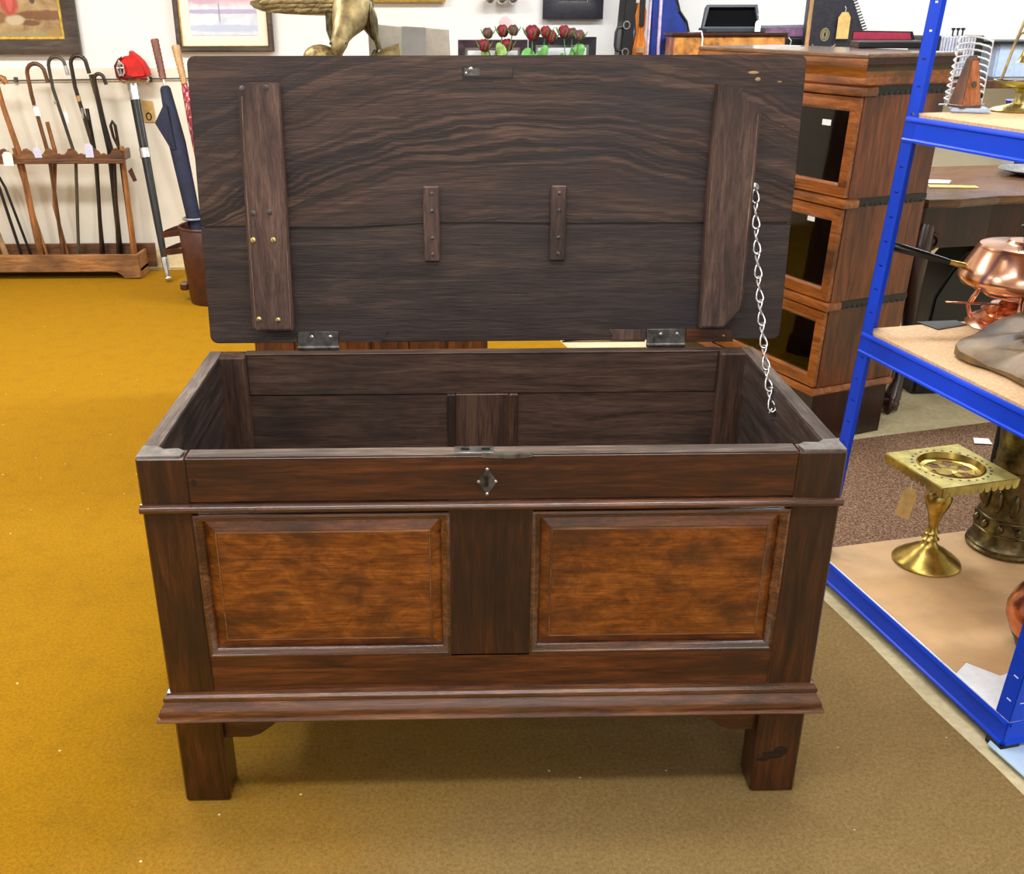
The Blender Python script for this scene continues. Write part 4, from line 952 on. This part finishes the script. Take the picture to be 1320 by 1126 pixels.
pl = [(-1.90, 1.085), (-1.875, 1.078), (-1.80, 1.083), (-1.745, 1.088), (-1.728, 1.10), (-1.735, 1.135), (-1.752, 1.17), (-1.78, 1.2), (-1.815, 1.226), (-1.822, 1.2), (-1.845, 1.20), (-1.862, 1.19), (-1.89, 1.175), (-1.902, 1.15), (-1.908, 1.12)]
b.prism(pl[::-1], 4.40, 4.49, 'y', .02); b.build('basket_liner', 'red_cloth', sw, 40, label='scarlet cloth liner of the basket hilt')
b = MB(so); b.prism([(-1.905, 1.15), (-1.90, 1.09), (-1.80, 1.082), (-1.80, 1.095), (-1.86, 1.105), (-1.87, 1.17), (-1.855, 1.2), (-1.88, 1.185)], 4.392, 4.41, 'y', .003); b.build('basket_dark_band', 'red_trim', sw, 40, label='dark red border of the liner')  # darker red band along the liner's left and lower edge
b = MB(so)
pts_ = [(-1.875, 1.10), (-1.885, 1.14), (-1.87, 1.175), (-1.85, 1.16), (-1.848, 1.12), (-1.86, 1.10)]
b.tube([(x, 4.388, z_) for x, z_ in pts_], .008, 6, close=True)
b.tube([(-1.885, 4.386, 1.14), (-1.848, 4.386, 1.14)], .006, 6); b.tube([(-1.868, 4.386, 1.17), (-1.866, 4.386, 1.10)], .006, 6); b.build('basket_bars', 'silver', sw, 60)
tg = MB(); tg.prism([(-.032, 0), (.036, 0), (.030, .112), (-.034, .118)], -.001, .001, 'y'); tg = tg.build('wall_tag', 'paper_tan'); tg.location = (-1.785, 4.528, .845)
tag(tg, 'buff card tag marked with a dark ring beside the sword', 'tag')
b = MB(); b.tube([(.014*math.cos(t), -.0015, .03+.019*math.sin(t)) for t in [2*PI*k/20 for k in range(20)]], .0035, 5, close=True); b.build('ring_mark', 'black', tg)

# leather stick stand with umbrellas
US = thing('umbrella_stand', 'brown leather stick stand with strap handles behind the chest lid', 'stand', (-1.33, 3.78, 0))
def ub(): return MB()
b = ub(); b.lathe([(.13, .02), (.135, .0), (.14, .03), (.15, .2), (.16, .40), (.156, .405), (.15, .39), (.125, .03), (0, .03)], 24); b.build('body', 'leather', US, 50)
for z_, q in ((.39, .05), (.30, -.03)):
    P = [(-.14+.02*0, q*.2-.05, z_-.02), (-.20, q*.2-.06, z_-.025), (-.245, -.03, z_-.035), (-.235, .02, z_-.03), (-.19, .04, z_-.015), (-.13, .05, z_)]
    b = ub(); R = []
    for x, y, z2 in P: R.append([Vector((x, y-.004, z2-.014)), Vector((x+.003, y+.004, z2-.014)), Vector((x+.003, y+.004, z2+.014)), Vector((x, y-.004, z2+.014))])
    b.rings(R); b.build('strap', 'leather', US)
b = ub(); b.box(-.185, -.14, -.03, .03, .06, .1, .008); b.build('side_loop', 'leather', US)
b = ub(); b.tube([(.155*math.cos(t), .155*math.sin(t), .398) for t in [2*PI*k/28 for k in range(28)]], .008, 6, close=True); b.build('rolled_rim', 'leather', US, 60)
um = thing('umbrella', 'furled navy umbrella with dark ribbed wooden grip', 'umbrella', (-1.37, 3.80, .035))
uo = neg(um.location); a, e = Vector((-1.592, 4.12, 1.29)), Vector((-1.37, 3.80, .04))
def uq(t): return a.lerp(e, t)
b = MB(uo); P = [uq(t) for t in [k*.008 for k in range(20)]]; b.tube(P, [.020+.0025*(k % 2) - .00015*k for k in range(20)], 12); b.build('grip', 'grip', um, 40)
b = MB(uo); b.tube([uq(.14), uq(.2)], .007, 8); b.build('shaft', 'silver', um, 60)
b = MB(uo); b.tube([uq(.18), uq(.19), uq(.3), uq(.4), uq(.55), uq(.8), uq(.98)], [.020, .028, .038, .046, .042, .036, .018], 10); b.build('canopy', 'navy', um, 40)
b = MB(uo)
A1, B1 = uq(.26), uq(.42)
b.rings([[A1+Vector((-.02, -.02, .02)), A1+Vector((-.02, -.012, .02)), A1+Vector((.0, -.05, .02))], [uq(.32)+Vector((-.085, -.03, .0)), uq(.32)+Vector((-.083, -.025, 0)), uq(.32)+Vector((0, -.055, 0))], [B1+Vector((-.03, -.04, 0)), B1+Vector((-.03, -.035, 0)), B1+Vector((0, -.055, 0))]])
b.build('loose_flap', 'navy', um)
b = MB(uo); P = [uq(.7)+Vector((.052*math.cos(t), .052*math.sin(t), 0)) for t in [2*PI*k/20 for k in range(20)]]; b.tube(P, .007, 6, close=True); b.build('tie_band', 'grey_edge', um, 60)
um = thing('umbrella', 'red tartan umbrella with pale ribbed handle by the lid edge', 'umbrella', (-1.255, 3.82, .035))
uo = neg(um.location); a, e = Vector((-1.497, 4.16, 1.258)), Vector((-1.255, 3.82, .04))
b = MB(uo); P = [uq(t) for t in [k*.008 for k in range(20)]]; b.tube(P, [.021+.0025*(k % 2) - .0003*k for k in range(20)], 12); b.build('grip', 'bamboo', um, 40)
b = MB(uo); b.tube([uq(.14), uq(.17), uq(.3), uq(.45), uq(.8), uq(.98)], [.010, .020, .030, .034, .030, .018], 10); b.build('canopy', 'tartan', um, 40)

# ------------------------------------------------------------------ pictures on the back wall
def picture(name, label, x0, x1, z0, z1, fw_, fmat, art, matw=0, matmat=None, slip=None, slipw=.012, y=4.535, cat='picture', lean=0):
    o = thing(name, label, cat, ((x0+x1)/2, y, z0))
    off = ((x0+x1)/-2, 0, -z0)
    def fr(ins, w_, y0, y1, nm, mt, par=o):
        R = []
        for cx, cz, dx, dz in ((x0+ins, z0+ins, 1, 1), (x1-ins, z0+ins, -1, 1), (x1-ins, z1-ins, -1, -1), (x0+ins, z1-ins, 1, -1)):
            R.append([Vector((cx+dx*q, yy, cz+dz*q)) for q, yy in ((0, y1), (0, y0+.004), (w_*.25, y0), (w_*.8, y0+.003), (w_, y0+.008), (w_, y1))])
        b = MB(off); b.rings(R, close=True); return b.build(nm, mt, par, 30)
    fr(0, fw_, -.03, 0, 'frame', fmat)
    i = fw_
    if slip: fr(i, slipw, -.022, 0, 'gilt_slip', slip); i += slipw
    if matmat:
        fr(i, matw, -.011, 0, 'mount', matmat); i += matw
    b = MB(off); b.box(x0+i-.003, x1-i+.003, -.009, -.004, z0+i-.003, z1-i+.003); b.build('art', art, o)
    return o
M['art_hunt'] = blobs('art_hunt', [(.3, (120, 96, 62)), (.5, (168, 140, 96)), (.7, (188, 166, 124))],
    [(.1, .06, .6, .06, (150, 140, 106)), (.27, .2, .14, .028, (112, 70, 40)), (.34, .1, .08, .04, (160, 132, 76)), (.19, .162, .055, .016, (104, 66, 38)), (.02, .19, .05, .03, (128, 92, 54)), (.106, .176, .055, .026, (196, 180, 150)), (.085, .265, .055, .07, (176, 52, 50)), (.09, .27, .02, .05, (206, 96, 90)), (.215, .277, .017, .02, (40, 38, 44)), (-.1, .5, .6, .15, (150, 160, 150))])
picture('oil_painting', 'hunting oil painting in a dark frame with gilt slip above sticks', -3.0, -2.112, 1.205, 1.86, .075, 'frame_brown', 'art_hunt', slip='gold', slipw=.02)
M['art_water'] = blobs('art_water', [(.3, (196, 204, 220)), (.5, (216, 222, 232)), (.7, (230, 232, 238))],
    [(.0, .30, .3, .07, (214, 186, 198)), (-.1, .27, .1, .03, (200, 168, 188)), (.08, .28, .09, .03, (208, 178, 192)), (.0, .205, .3, .012, (176, 164, 196)), (-.02, .2, .005, .06, (150, 146, 176)), (.0, .12, .3, .02, (186, 198, 222))])
picture('watercolour_print', 'pale pink and blue watercolour in a thin wood frame', -1.578, -1.043, 1.217, 1.86, .028, 'frame_brown', 'art_water', .055, 'mat_cream', slip='gold', slipw=.004)
M['art_plain'] = blobs('art_plain', [(.3, (140, 130, 90)), (.5, (170, 160, 120)), (.7, (190, 180, 140))], [])
picture('gilt_frame', 'gilt picture frame whose bottom edge shows above the brass bird', -.965, -.085, 1.468, 2.0, .05, 'gold', 'art_plain')
M['art_dark'] = blobs('art_dark', [(.3, (200, 200, 206)), (.5, (222, 222, 226)), (.7, (230, 230, 232))], [])
picture('black_frame', 'black picture frame with white line on the wall above roses', .451, .784, 1.380, 1.74, .085, 'frame_black', 'art_dark', .03, 'frame_black', slip='silver', slipw=.006)
o = thing('wall_hook', 'row of three polished silver balls fixed on the wall', 'hook', (.217, 4.535, 1.49))
b = MB(); b.box(-.11, .11, -.012, 0, .02, .06, .003); b.build('backplate', 'silver', o)
for x in (-.06, .005, .065):
    b = MB(); b.tube([(x, -.01, .04), (x, -.035, .01)], .007, 8); b.ell((x, -.05, -.005), (.03, .03, .03), 16); b.build('ball', 'silver', o, 60)
b = MB(); b.prism([(-.024, 0), (.024, 0), (.024, .055), (.012, .07), (-.012, .07), (-.024, .055)], -.001, .001, 'y')
b = b.build('wall_tag', 'paper_pink'); b.location = (.243, 4.533, 1.325); tag(b, 'pale pink card tag on the wall below the silver balls', 'tag')

# ------------------------------------------------------------------ cabinet behind the chest, with bird
CBx = thing('side_cabinet', 'tall brown panelled cabinet hidden behind the open chest lid', 'cabinet', (-.34, 2.15, 0))
b = MB(); b.box(-.44, .40, -.2, .25, .08, 1.21, .004); b.build('body', 'cab_wood', CBx)
b = MB(); b.box(-.46, .42, -.23, .27, 1.21, 1.236, .006); b.build('top_board', 'mah_top', CBx)
b = MB(); b.box(-.45, .41, -.21, .26, 0, .09, .004); b.build('plinth', 'mah_dark', CBx)
for k in range(6):
    x = -.43+k*.137; b = MB(); b.box(x, x+.133, -.212, -.198, .1, 1.19, .004); b.build('plank', 'cab_wood', CBx)
z = 1.2365
BD_ = thing('bird_sculpture', 'brass bird sculpture with long feathered wing stooping over the lid', 'sculpture', (-.42, 2.2, z))
bo = (.42, -2.2, 0)
def bb(): return MB((.42, -2.2, -z))
b = bb(); b.tube([(-.385, 2.30, 1.58), (-.385, 2.27, 1.55), (-.388, 2.235, 1.49), (-.392, 2.2, 1.44), (-.405, 2.165, 1.395), (-.42, 2.13, 1.365), (-.43, 2.105, 1.34), (-.437, 2.09, 1.318), (-.438, 2.083, 1.30), (-.436, 2.08, 1.28)], [.012, .038, .062, .068, .060, .040, .030, .029, .022, .008], 20); b.build('body', 'bronze', BD_, 60)
b = bb(); b.tube([(-.436, 2.085, 1.295), (-.433, 2.078, 1.275), (-.428, 2.078, 1.258)], [.012, .008, .002], 10); b.build('beak', 'brass_dark', BD_, 60)
for sx in (-1, 1):
    b = bb(); b.ell((-.438+sx*.025, 2.078, 1.322), (.004, .004, .004), 8); b.build('eye', 'black', BD_, 60)
# stretched wing: an arm with rows of feathers
wg = bb(); wg.prism([(-.40, 1.408), (-.40, 1.462), (-.50, 1.462), (-.62, 1.460), (-.70, 1.458), (-.738, 1.452), (-.742, 1.443), (-.728, 1.430), (-.70, 1.420), (-.62, 1.411), (-.50, 1.406)][::-1], 2.195, 2.215, 'y', .007); wg = wg.build('wing', 'bronze', BD_, 60)
for row, (zc, n_) in enumerate(((1.449, 9), (1.436, 8), (1.423, 7))):
    for k in range(n_):
        x = -.44-.030*k-.012*row; b = bb(); b.ell((x, 2.193-.002*(k % 2), zc), (.03, .004, .0085), 10, Matrix.Rotation(-.12, 3, 'Y')); b.build('feather', 'bronze', wg, 60)
wg = bb(); wg.ell((-.345, 2.21, 1.435), (.022, .05, .085), 16); wg = wg.build('wing', 'brass_dark', BD_, 60)
for k in range(5):
    b = bb(); b.ell((-.332+.003*k, 2.175+.012*k, 1.40-.008*k), (.009, .012, .05), 8); b.build('feather', 'brass_dark', wg, 60)
b = bb(); b.tube([(-.455, 2.2, 1.41), (-.462, 2.195, 1.36), (-.455, 2.19, 1.31), (-.447, 2.185, 1.262)], [.034, .026, .015, .010], 10); b.build('leg', 'brass_dark', BD_, 60)
b = bb(); b.tube([(-.355, 2.2, 1.405), (-.335, 2.195, 1.365), (-.315, 2.19, 1.325), (-.305, 2.185, 1.285)], [.034, .022, .010, .009], 10)
for q in ((-.34, 2.16, 1.27), (-.318, 2.15, 1.27), (-.28, 2.165, 1.295), (-.285, 2.2, 1.27)): b.tube([(-.305, 2.185, 1.287), ((-.305+q[0])/2, (2.185+q[1])/2, 1.293), q], [.009, .008, .004], 8)
b.build('leg', 'brass_dark', BD_, 60)
b = bb(); b.tube([(-.33, 2.17, 1.266), (-.28, 2.17, 1.277), (-.235, 2.17, 1.284)], [.02, .030, .036], 12); b.build('stump', 'bronze', BD_, 50)
b = bb(); b.ell((-.51, 2.17, 1.278), (.058, .05, .039), 18); b.build('mound', 'shell', BD_, 60)
b = bb(); b.box(-.60, -.22, 2.06, 2.28, z, z+.022, .006, 2); b.build('base', 'brass_dark', BD_)
b = MB(); b.prism([(-.352, z), (-.062, z), (-.068, 1.360), (-.15, 1.367), (-.2, 1.366), (-.30, 1.377), (-.354, 1.380)], 2.31, 2.35, 'y', .003)
gp = solo(b, 'zinc_panel', 'concrete_grey', 'grey weathered panel standing upright right of the brass bird', 'panel', (-.2, 2.33, z))
b = MB(); b.prism([(-.035, .001), (.05, .001), (.05, .1305), (-.035, .135)], -.0215, -.019, 'y'); o = b.build('darker_stripe', 'grey_stripe', gp)

# ------------------------------------------------------------------ long table against the wall
LT_ = thing('long_table', 'long high wooden table against the back wall behind the bookcase', 'table', (1.45, 4.1, 0))
b = MB(); b.box(-1.6, 1.9, -.32, .38, 1.06, 1.098, .004); b.build('tabletop', 'cab_wood', LT_)
for x in (-1.5, .2, 1.8):
    for y in (-.26, .32):
        b = MB(); b.box(x-.03, x+.03, y-.03, y+.03, 0, 1.062, .004); b.build('leg', 'cab_wood', LT_)
zt = 1.0985
# desk frames and roses
def stand_frame(label, x0, x1, z1, y, fmat):
    o = thing('photo_frame', label, 'picture', ((x0+x1)/2, y, zt))
    w = (x1-x0)/2; h_ = z1-zt
    for nm, mt, i0, i1, y0 in (('frame', fmat, 0, .04, -.012), ('inner_edge', 'silver', .04, .052, -.007)):
        R = []
        for cx, cz, dx, dz in ((-w+i0, i0, 1, 1), (w-i0, i0, -1, 1), (w-i0, h_-i0, -1, -1), (-w+i0, h_-i0, 1, -1)):
            R.append([Vector((cx+dx*q, yy, cz+dz*q)) for q, yy in ((0, .012), (0, y0), (i1-i0, y0+.004), (i1-i0, .012))])
        b = MB(); b.rings(R, close=True); b.build(nm, mt, o)
    b = MB(); b.box(-w+.048, w-.048, 0, .006, .048, h_-.048); b.build('picture_card', 'photo', o)
    b = MB(); b.prism([(0.012, 0), (.09, 0), (.012, h_*.7)], -.02, .02, 'x'); b.build('strut', 'black', o)
stand_frame('dark plum photo frame behind the left red roses', -.02, .36, 1.279, 4.38, 'frame_plum')
stand_frame('silver blue photo frame behind the right red roses', .365, .735, 1.292, 4.38, 'frame_black')
def rose_pot(label, px, py, stems, leafm):
    o = thing('rose_plant', label, 'flowers', (px, py, zt), 0, 'artificial roses on the long table')
    b = MB(); b.lathe([(.035, 0), (.04, .002), (.055, .08), (.058, .085), (.052, .085), (.04, .02), (0, .02)], 20); b.build('pot', 'paper', o, 50)
    for (x, z_, kind, r_) in stems:
        r_ *= 1.15; x -= px; z_ -= zt; yy = random.uniform(-.03, .03)
        b = MB(); b.tube([(x*.3, yy*.3, .05), (x*.8, yy*.8, z_*.6), (x, yy, z_)], .0028, 6); st = b.build('stem', 'stem', o, 60)
        b = MB()
        for k in range(9):
            a = k*2.4; q = r_*(.25+.07*k)
            b.ell((x+q*.55*math.cos(a), yy+q*.55*math.sin(a), z_+r_*(.25-.04*k)), (r_*.5, r_*.5, r_*.75), 8, Matrix.Rotation(.3*math.cos(a), 3, 'Y'))
        b.build('bloom', 'rose' if kind else 'rose_bud', st, 60)
        b = MB()
        for k in range(5):
            a = k*1.257; b.tube([(x+r_*.4*math.cos(a), yy+r_*.4*math.sin(a), z_-r_*.5), (x+r_*1.0*math.cos(a), yy+r_*1.0*math.sin(a), z_+r_*.1), (x+r_*1.35*math.cos(a), yy+r_*1.35*math.sin(a), z_+r_*.7)], [.006, .004, .001], 5)
        b.build('sepals', 'stem', st, 60)
    for k in range(9):
        a = random.uniform(0, 6.28); h_ = random.uniform(.07, .14); q = random.uniform(.02, .06)
        b = MB(); b.ell((q*math.cos(a), q*math.sin(a), h_), (.026, .007, .036), 8, Matrix.Rotation(a, 3, 'Z') @ Matrix.Rotation(random.uniform(-.7, .7), 3, 'Y')); b.build('leaf', leafm, o, 60)
rose_pot('red rose bunch with a pale apple-like leaf, leftmost of three', .18, 4.22, ((.135, 1.312, 0, .028), (.115, 1.252, 1, .032), (.215, 1.322, 1, .032), (.24, 1.252, 1, .032), (.27, 1.326, 0, .028)), 'leaf_pale')
rose_pot('red rose bunch between the other two bunches', .39, 4.22, ((.37, 1.312, 1, .040), (.44, 1.318, 1, .030), (.47, 1.295, 1, .032)), 'leaf')
rose_pot('red rose bunch with small brown buds, rightmost of three', .575, 4.22, ((.54, 1.318, 1, .033), (.585, 1.312, 0, .026), (.62, 1.300, 0, .028)), 'leaf')

# violin in its open case
vc = thing('violin_case', 'open upright violin case with royal blue velvet lid', 'case', (1.0, 4.15, zt))
b = MB(); b.prism([(-.185, 0), (-.115, 0), (-.105, .4), (-.12, .8), (-.155, .8), (-.165, .4)], -.06, .12, 'y', .01); b.build('shell', 'black', vc, 40)
b = MB(); b.tube([(-.165, -.05, .13), (-.20, -.06, .135), (-.205, -.06, .16), (-.203, -.06, .22), (-.195, -.06, .243), (-.158, -.05, .248)], .008, 8); b.build('handle', 'frame_black', vc, 60)
for z_ in (.125, .255):
    b = MB(); b.tube([(-.15+.016*math.cos(t), -.062, z_+.018*math.sin(t)) for t in [2*PI*k/16 for k in range(16)]], .004, 6, close=True); b.build('handle_ring', 'silver', vc, 60)
ol = [(-.01, 0), (.17, 0), (.187, .1), (.186, .2), (.165, .27), (.125, .32), (.105, .38), (.095, .5), (.075, .75), (.06, .8), (.0, .8), (-.018, .75), (-.02, .5), (-.012, .2)]
b = MB(); b.prism(ol, -.012, .05, 'y', .006); vl = b.build('case_lid', 'velvet_blue', vc, 40, label='royal blue velvet lined lid')
b = MB(); b.tube([(x+(.006 if x > .05 else -.006), -.012, z_) for x, z_ in ol], .0065, 6, close=True); b.build('lid_edge', 'black', vl, 60)
b = MB(); b.tube([(.035, -.017, .0), (.03, -.017, .2), (.028, -.017, .45), (.025, -.017, .78)], .009, 8); b.build('ribbon', 'piping', vl, 60)
b = MB(); b.tube([(-.025, -.015, .0), (-.025, -.015, .4), (-.025, -.015, .78)], .008, 8); b.build('case_piping', 'piping', vc, 60)
vi = thing('violin', 'orange varnished violin standing inside the open case', 'violin', (.925, 4.13, zt+.001))
b = MB(); b.prism([(-.035, .0), (.03, .0), (.034, .10), (.03, .17), (.02, .21), (.026, .26), (.026, .32), (.01, .36), (-.02, .36), (-.032, .30), (-.02, .22), (-.036, .14)], -.045, .045, 'y', .01); b.build('body', 'violin_wood', vi, 40)
b = MB(); b.box(-.014, .014, -.06, -.044, .25, .60, .003); b.build('fingerboard', 'black', vi)
b = MB(); b.box(-.012, .012, -.045, -.02, .35, .62, .003); b.ell((0, -.03, .64), (.015, .022, .025), 10); b.build('neck', 'violin_wood', vi)
b = MB(); b.ell((-.005, -.05, .045), (.03, .018, .028), 12); b.build('chin_rest', 'black', vi, 60)
b = MB(); b.box(-.02, .02, -.056, -.044, .12, .15, .002); b.build('bridge', 'bamboo', vi)

bx = thing('wooden_box', 'honey-coloured burr wood box behind the bookcase corner', 'box', (1.36, 4.0, zt))
b = MB(); b.box(-.30, .26, -.12, .10, 0, .205, .006); b.build('body', 'box_burl', bx)
b = MB(); b.box(-.315, .27, -.13, .11, .205, .222, .005); b.build('lid', 'mah_dark', bx)
swing(1.20, zt+.108, .07, .012, 3.872, 'paper', 'white ticket on a long string at the burr box')
b = MB(); b.tube([(1.20, 3.872, zt+.12), (1.198, 3.868, zt+.2), (1.19, 3.866, zt+.228), (1.16, 3.90, zt+.228)], .004, 6)
solo(b, 'ribbon', 'paper', 'white string hanging down the front of the burr box', 'string', (1.2, 3.872, zt+.12), smooth=60)
z = zt+.2225
jb = thing('jewellery_box', 'open black jewellery box standing on the burr wood box', 'box', (1.375, 3.99, z))
b = MB(); b.box(-.15, .15, -.08, .1, 0, .02, .003); b.build('base', 'box_black', jb)
LTm = Matrix.Translation((0, .02, .014)) @ Matrix.Rotation(-.35, 4, 'X')
b = MB((0, 0, 0), LTm); R = []
for cx, cz, dx, dz in ((-.15, 0, 1, 1), (.15, 0, -1, 1), (.135, .122, -1, -1), (-.125, .122, 1, -1)):
    R.append([Vector((cx+dx*q, yy, cz+dz*q)) for q, yy in ((0, .05), (0, 0), (.012, 0), (.012, .05))])
b.rings(R, close=True); b.build('lid_rim', 'box_black', jb)
b = MB((0, 0, 0), LTm); b.prism([(-.148, .002), (.148, .002), (.133, .12), (-.123, .12)], .02, .05, 'y'); b.build('lid_lining', 'box_lining', jb)
swing(1.475, z+.004, .028, .05, 3.885, 'paper', 'white tag leaning on the open black jewellery box')
ic = thing('instrument_case', 'plum lined flat case open behind the black jewellery box', 'case', (1.72, 4.17, zt))
b = MB(); b.box(-.14, .14, -.1, .1, 0, .19, .006); b.build('base', 'black', ic)
b = MB(); b.prism([(-.17, .19), (.14, .19), (.15, .21), (.14, .24), (.115, .254), (-.14, .25)], .05, .08, 'y', .006); b.build('lid', 'grey_edge', ic)
b = MB(); b.prism([(-.15, .195), (.12, .195), (.128, .212), (.12, .232), (.10, .242), (-.13, .24)], .044, .052, 'y', .002); b.build('lid_lining', 'plum_lining', ic)
# pink lined box lying on the bookcase
pk = thing('lined_box', 'open black box with pink lining on top of the bookcase', 'box', (1.40, 2.30, 1.298), -.2)
b = MB(); b.box(-.02, .20, -.08, .1, 0, .024, .004); b.build('base', 'black', pk)
b = MB(); b.prism([(-.02, .024), (.20, .024), (.188, .052), (-.02, .055)], .085, .1, 'y', .002); b.build('lid', 'black', pk)
b = MB(); b.prism([(-.015, .026), (.185, .026), (.178, .048), (-.015, .05)], .08, .086, 'y'); b.build('lining', 'pink_lining', pk)
swing(1.10, 1.2995, .10, .006, 2.15, 'paper', 'white string loop and ticket lying on the bookcase top')
# autoharp
ah = thing('autoharp', 'black autoharp with toothed edge leaning behind the bookcase', 'zither', (1.88, 4.0, zt))
pl = [(-.13, 0), (.22, 0), (.225, .11), (.08, .40), (-.02, .48), (-.13, .48)]
b = MB(); b.prism(pl, -.02, .03, 'y', .004); b.build('body', 'frame_black', ah)
b = MB(); b.box(-.128, -.108, -.024, -.019, .01, .46); b.build('side_strip', 'bamboo', ah)
for k in range(22):
    t = k/21; x = .235-(.235-.09)*t; z_ = .115+(.39-.115)*t
    b = MB(); b.tube([(x-.006, -.012, z_), (x+.012, -.012, z_+.006)], .004, 6); b.build('tuning_pin', 'iron', ah, 60)
b = MB()
for q in range(3): b.tube([((.022-.004*q)*math.cos(t)*(1-.2*q)-.03, -.0215, .21+(.03-.008*q)*math.sin(t)) for t in [2*PI*k/14 for k in range(14)]], .002, 5, close=True)
b.tube([(-.03+.06*math.cos(t), -.0215, .165+.02*math.sin(t)) for t in [PI+PI*k/10 for k in range(11)]], .003, 5)
b.build('gilt_transfer', 'zither_print', ah, label='faded gilt ornament')
swing(1.935, zt+.19, .062, .125, 3.965, 'paper_tan', 'buff luggage tag hanging on the black autoharp')
# squeezebox and blue folder box
sq_ = thing('squeezebox', 'concertina with pale pleated bellows and black ends on long table', 'concertina', (2.5, 4.0, zt))
for x0, x1 in ((-.17, -.07), (.115, .15)):
    b = MB(); b.box(x0, x1, -.08, .08, .0, .205, .006); b.build('end_board', 'black', sq_)
b = MB()
for k in range(12): b.box(-.07+k*.0155, -.07+k*.0155+.012, -.075, .075, .005, .20+.004*(k % 2), .005)
b.build('bellows', 'bellows', sq_)
for x in (.0, .025, .05):
    b = MB(); b.lathe([(.004, .2), (.004, .228), (.010, .232), (.010, .24), (0, .241)], 10, (x, -.04, 0)); b.build('button', 'black', sq_, 50)
bb_ = thing('storage_box', 'pale blue plastic box with black rim on the long table end', 'box', (2.92, 4.0, zt))
b = MB(); b.box(-.2, .3, -.1, .2, 0, .165, .01, 2); b.build('body', 'plastic_blue', bb_)
b = MB(); b.box(-.24, .31, -.12, .21, .165, .18, .004); b.build('rim', 'black', bb_)
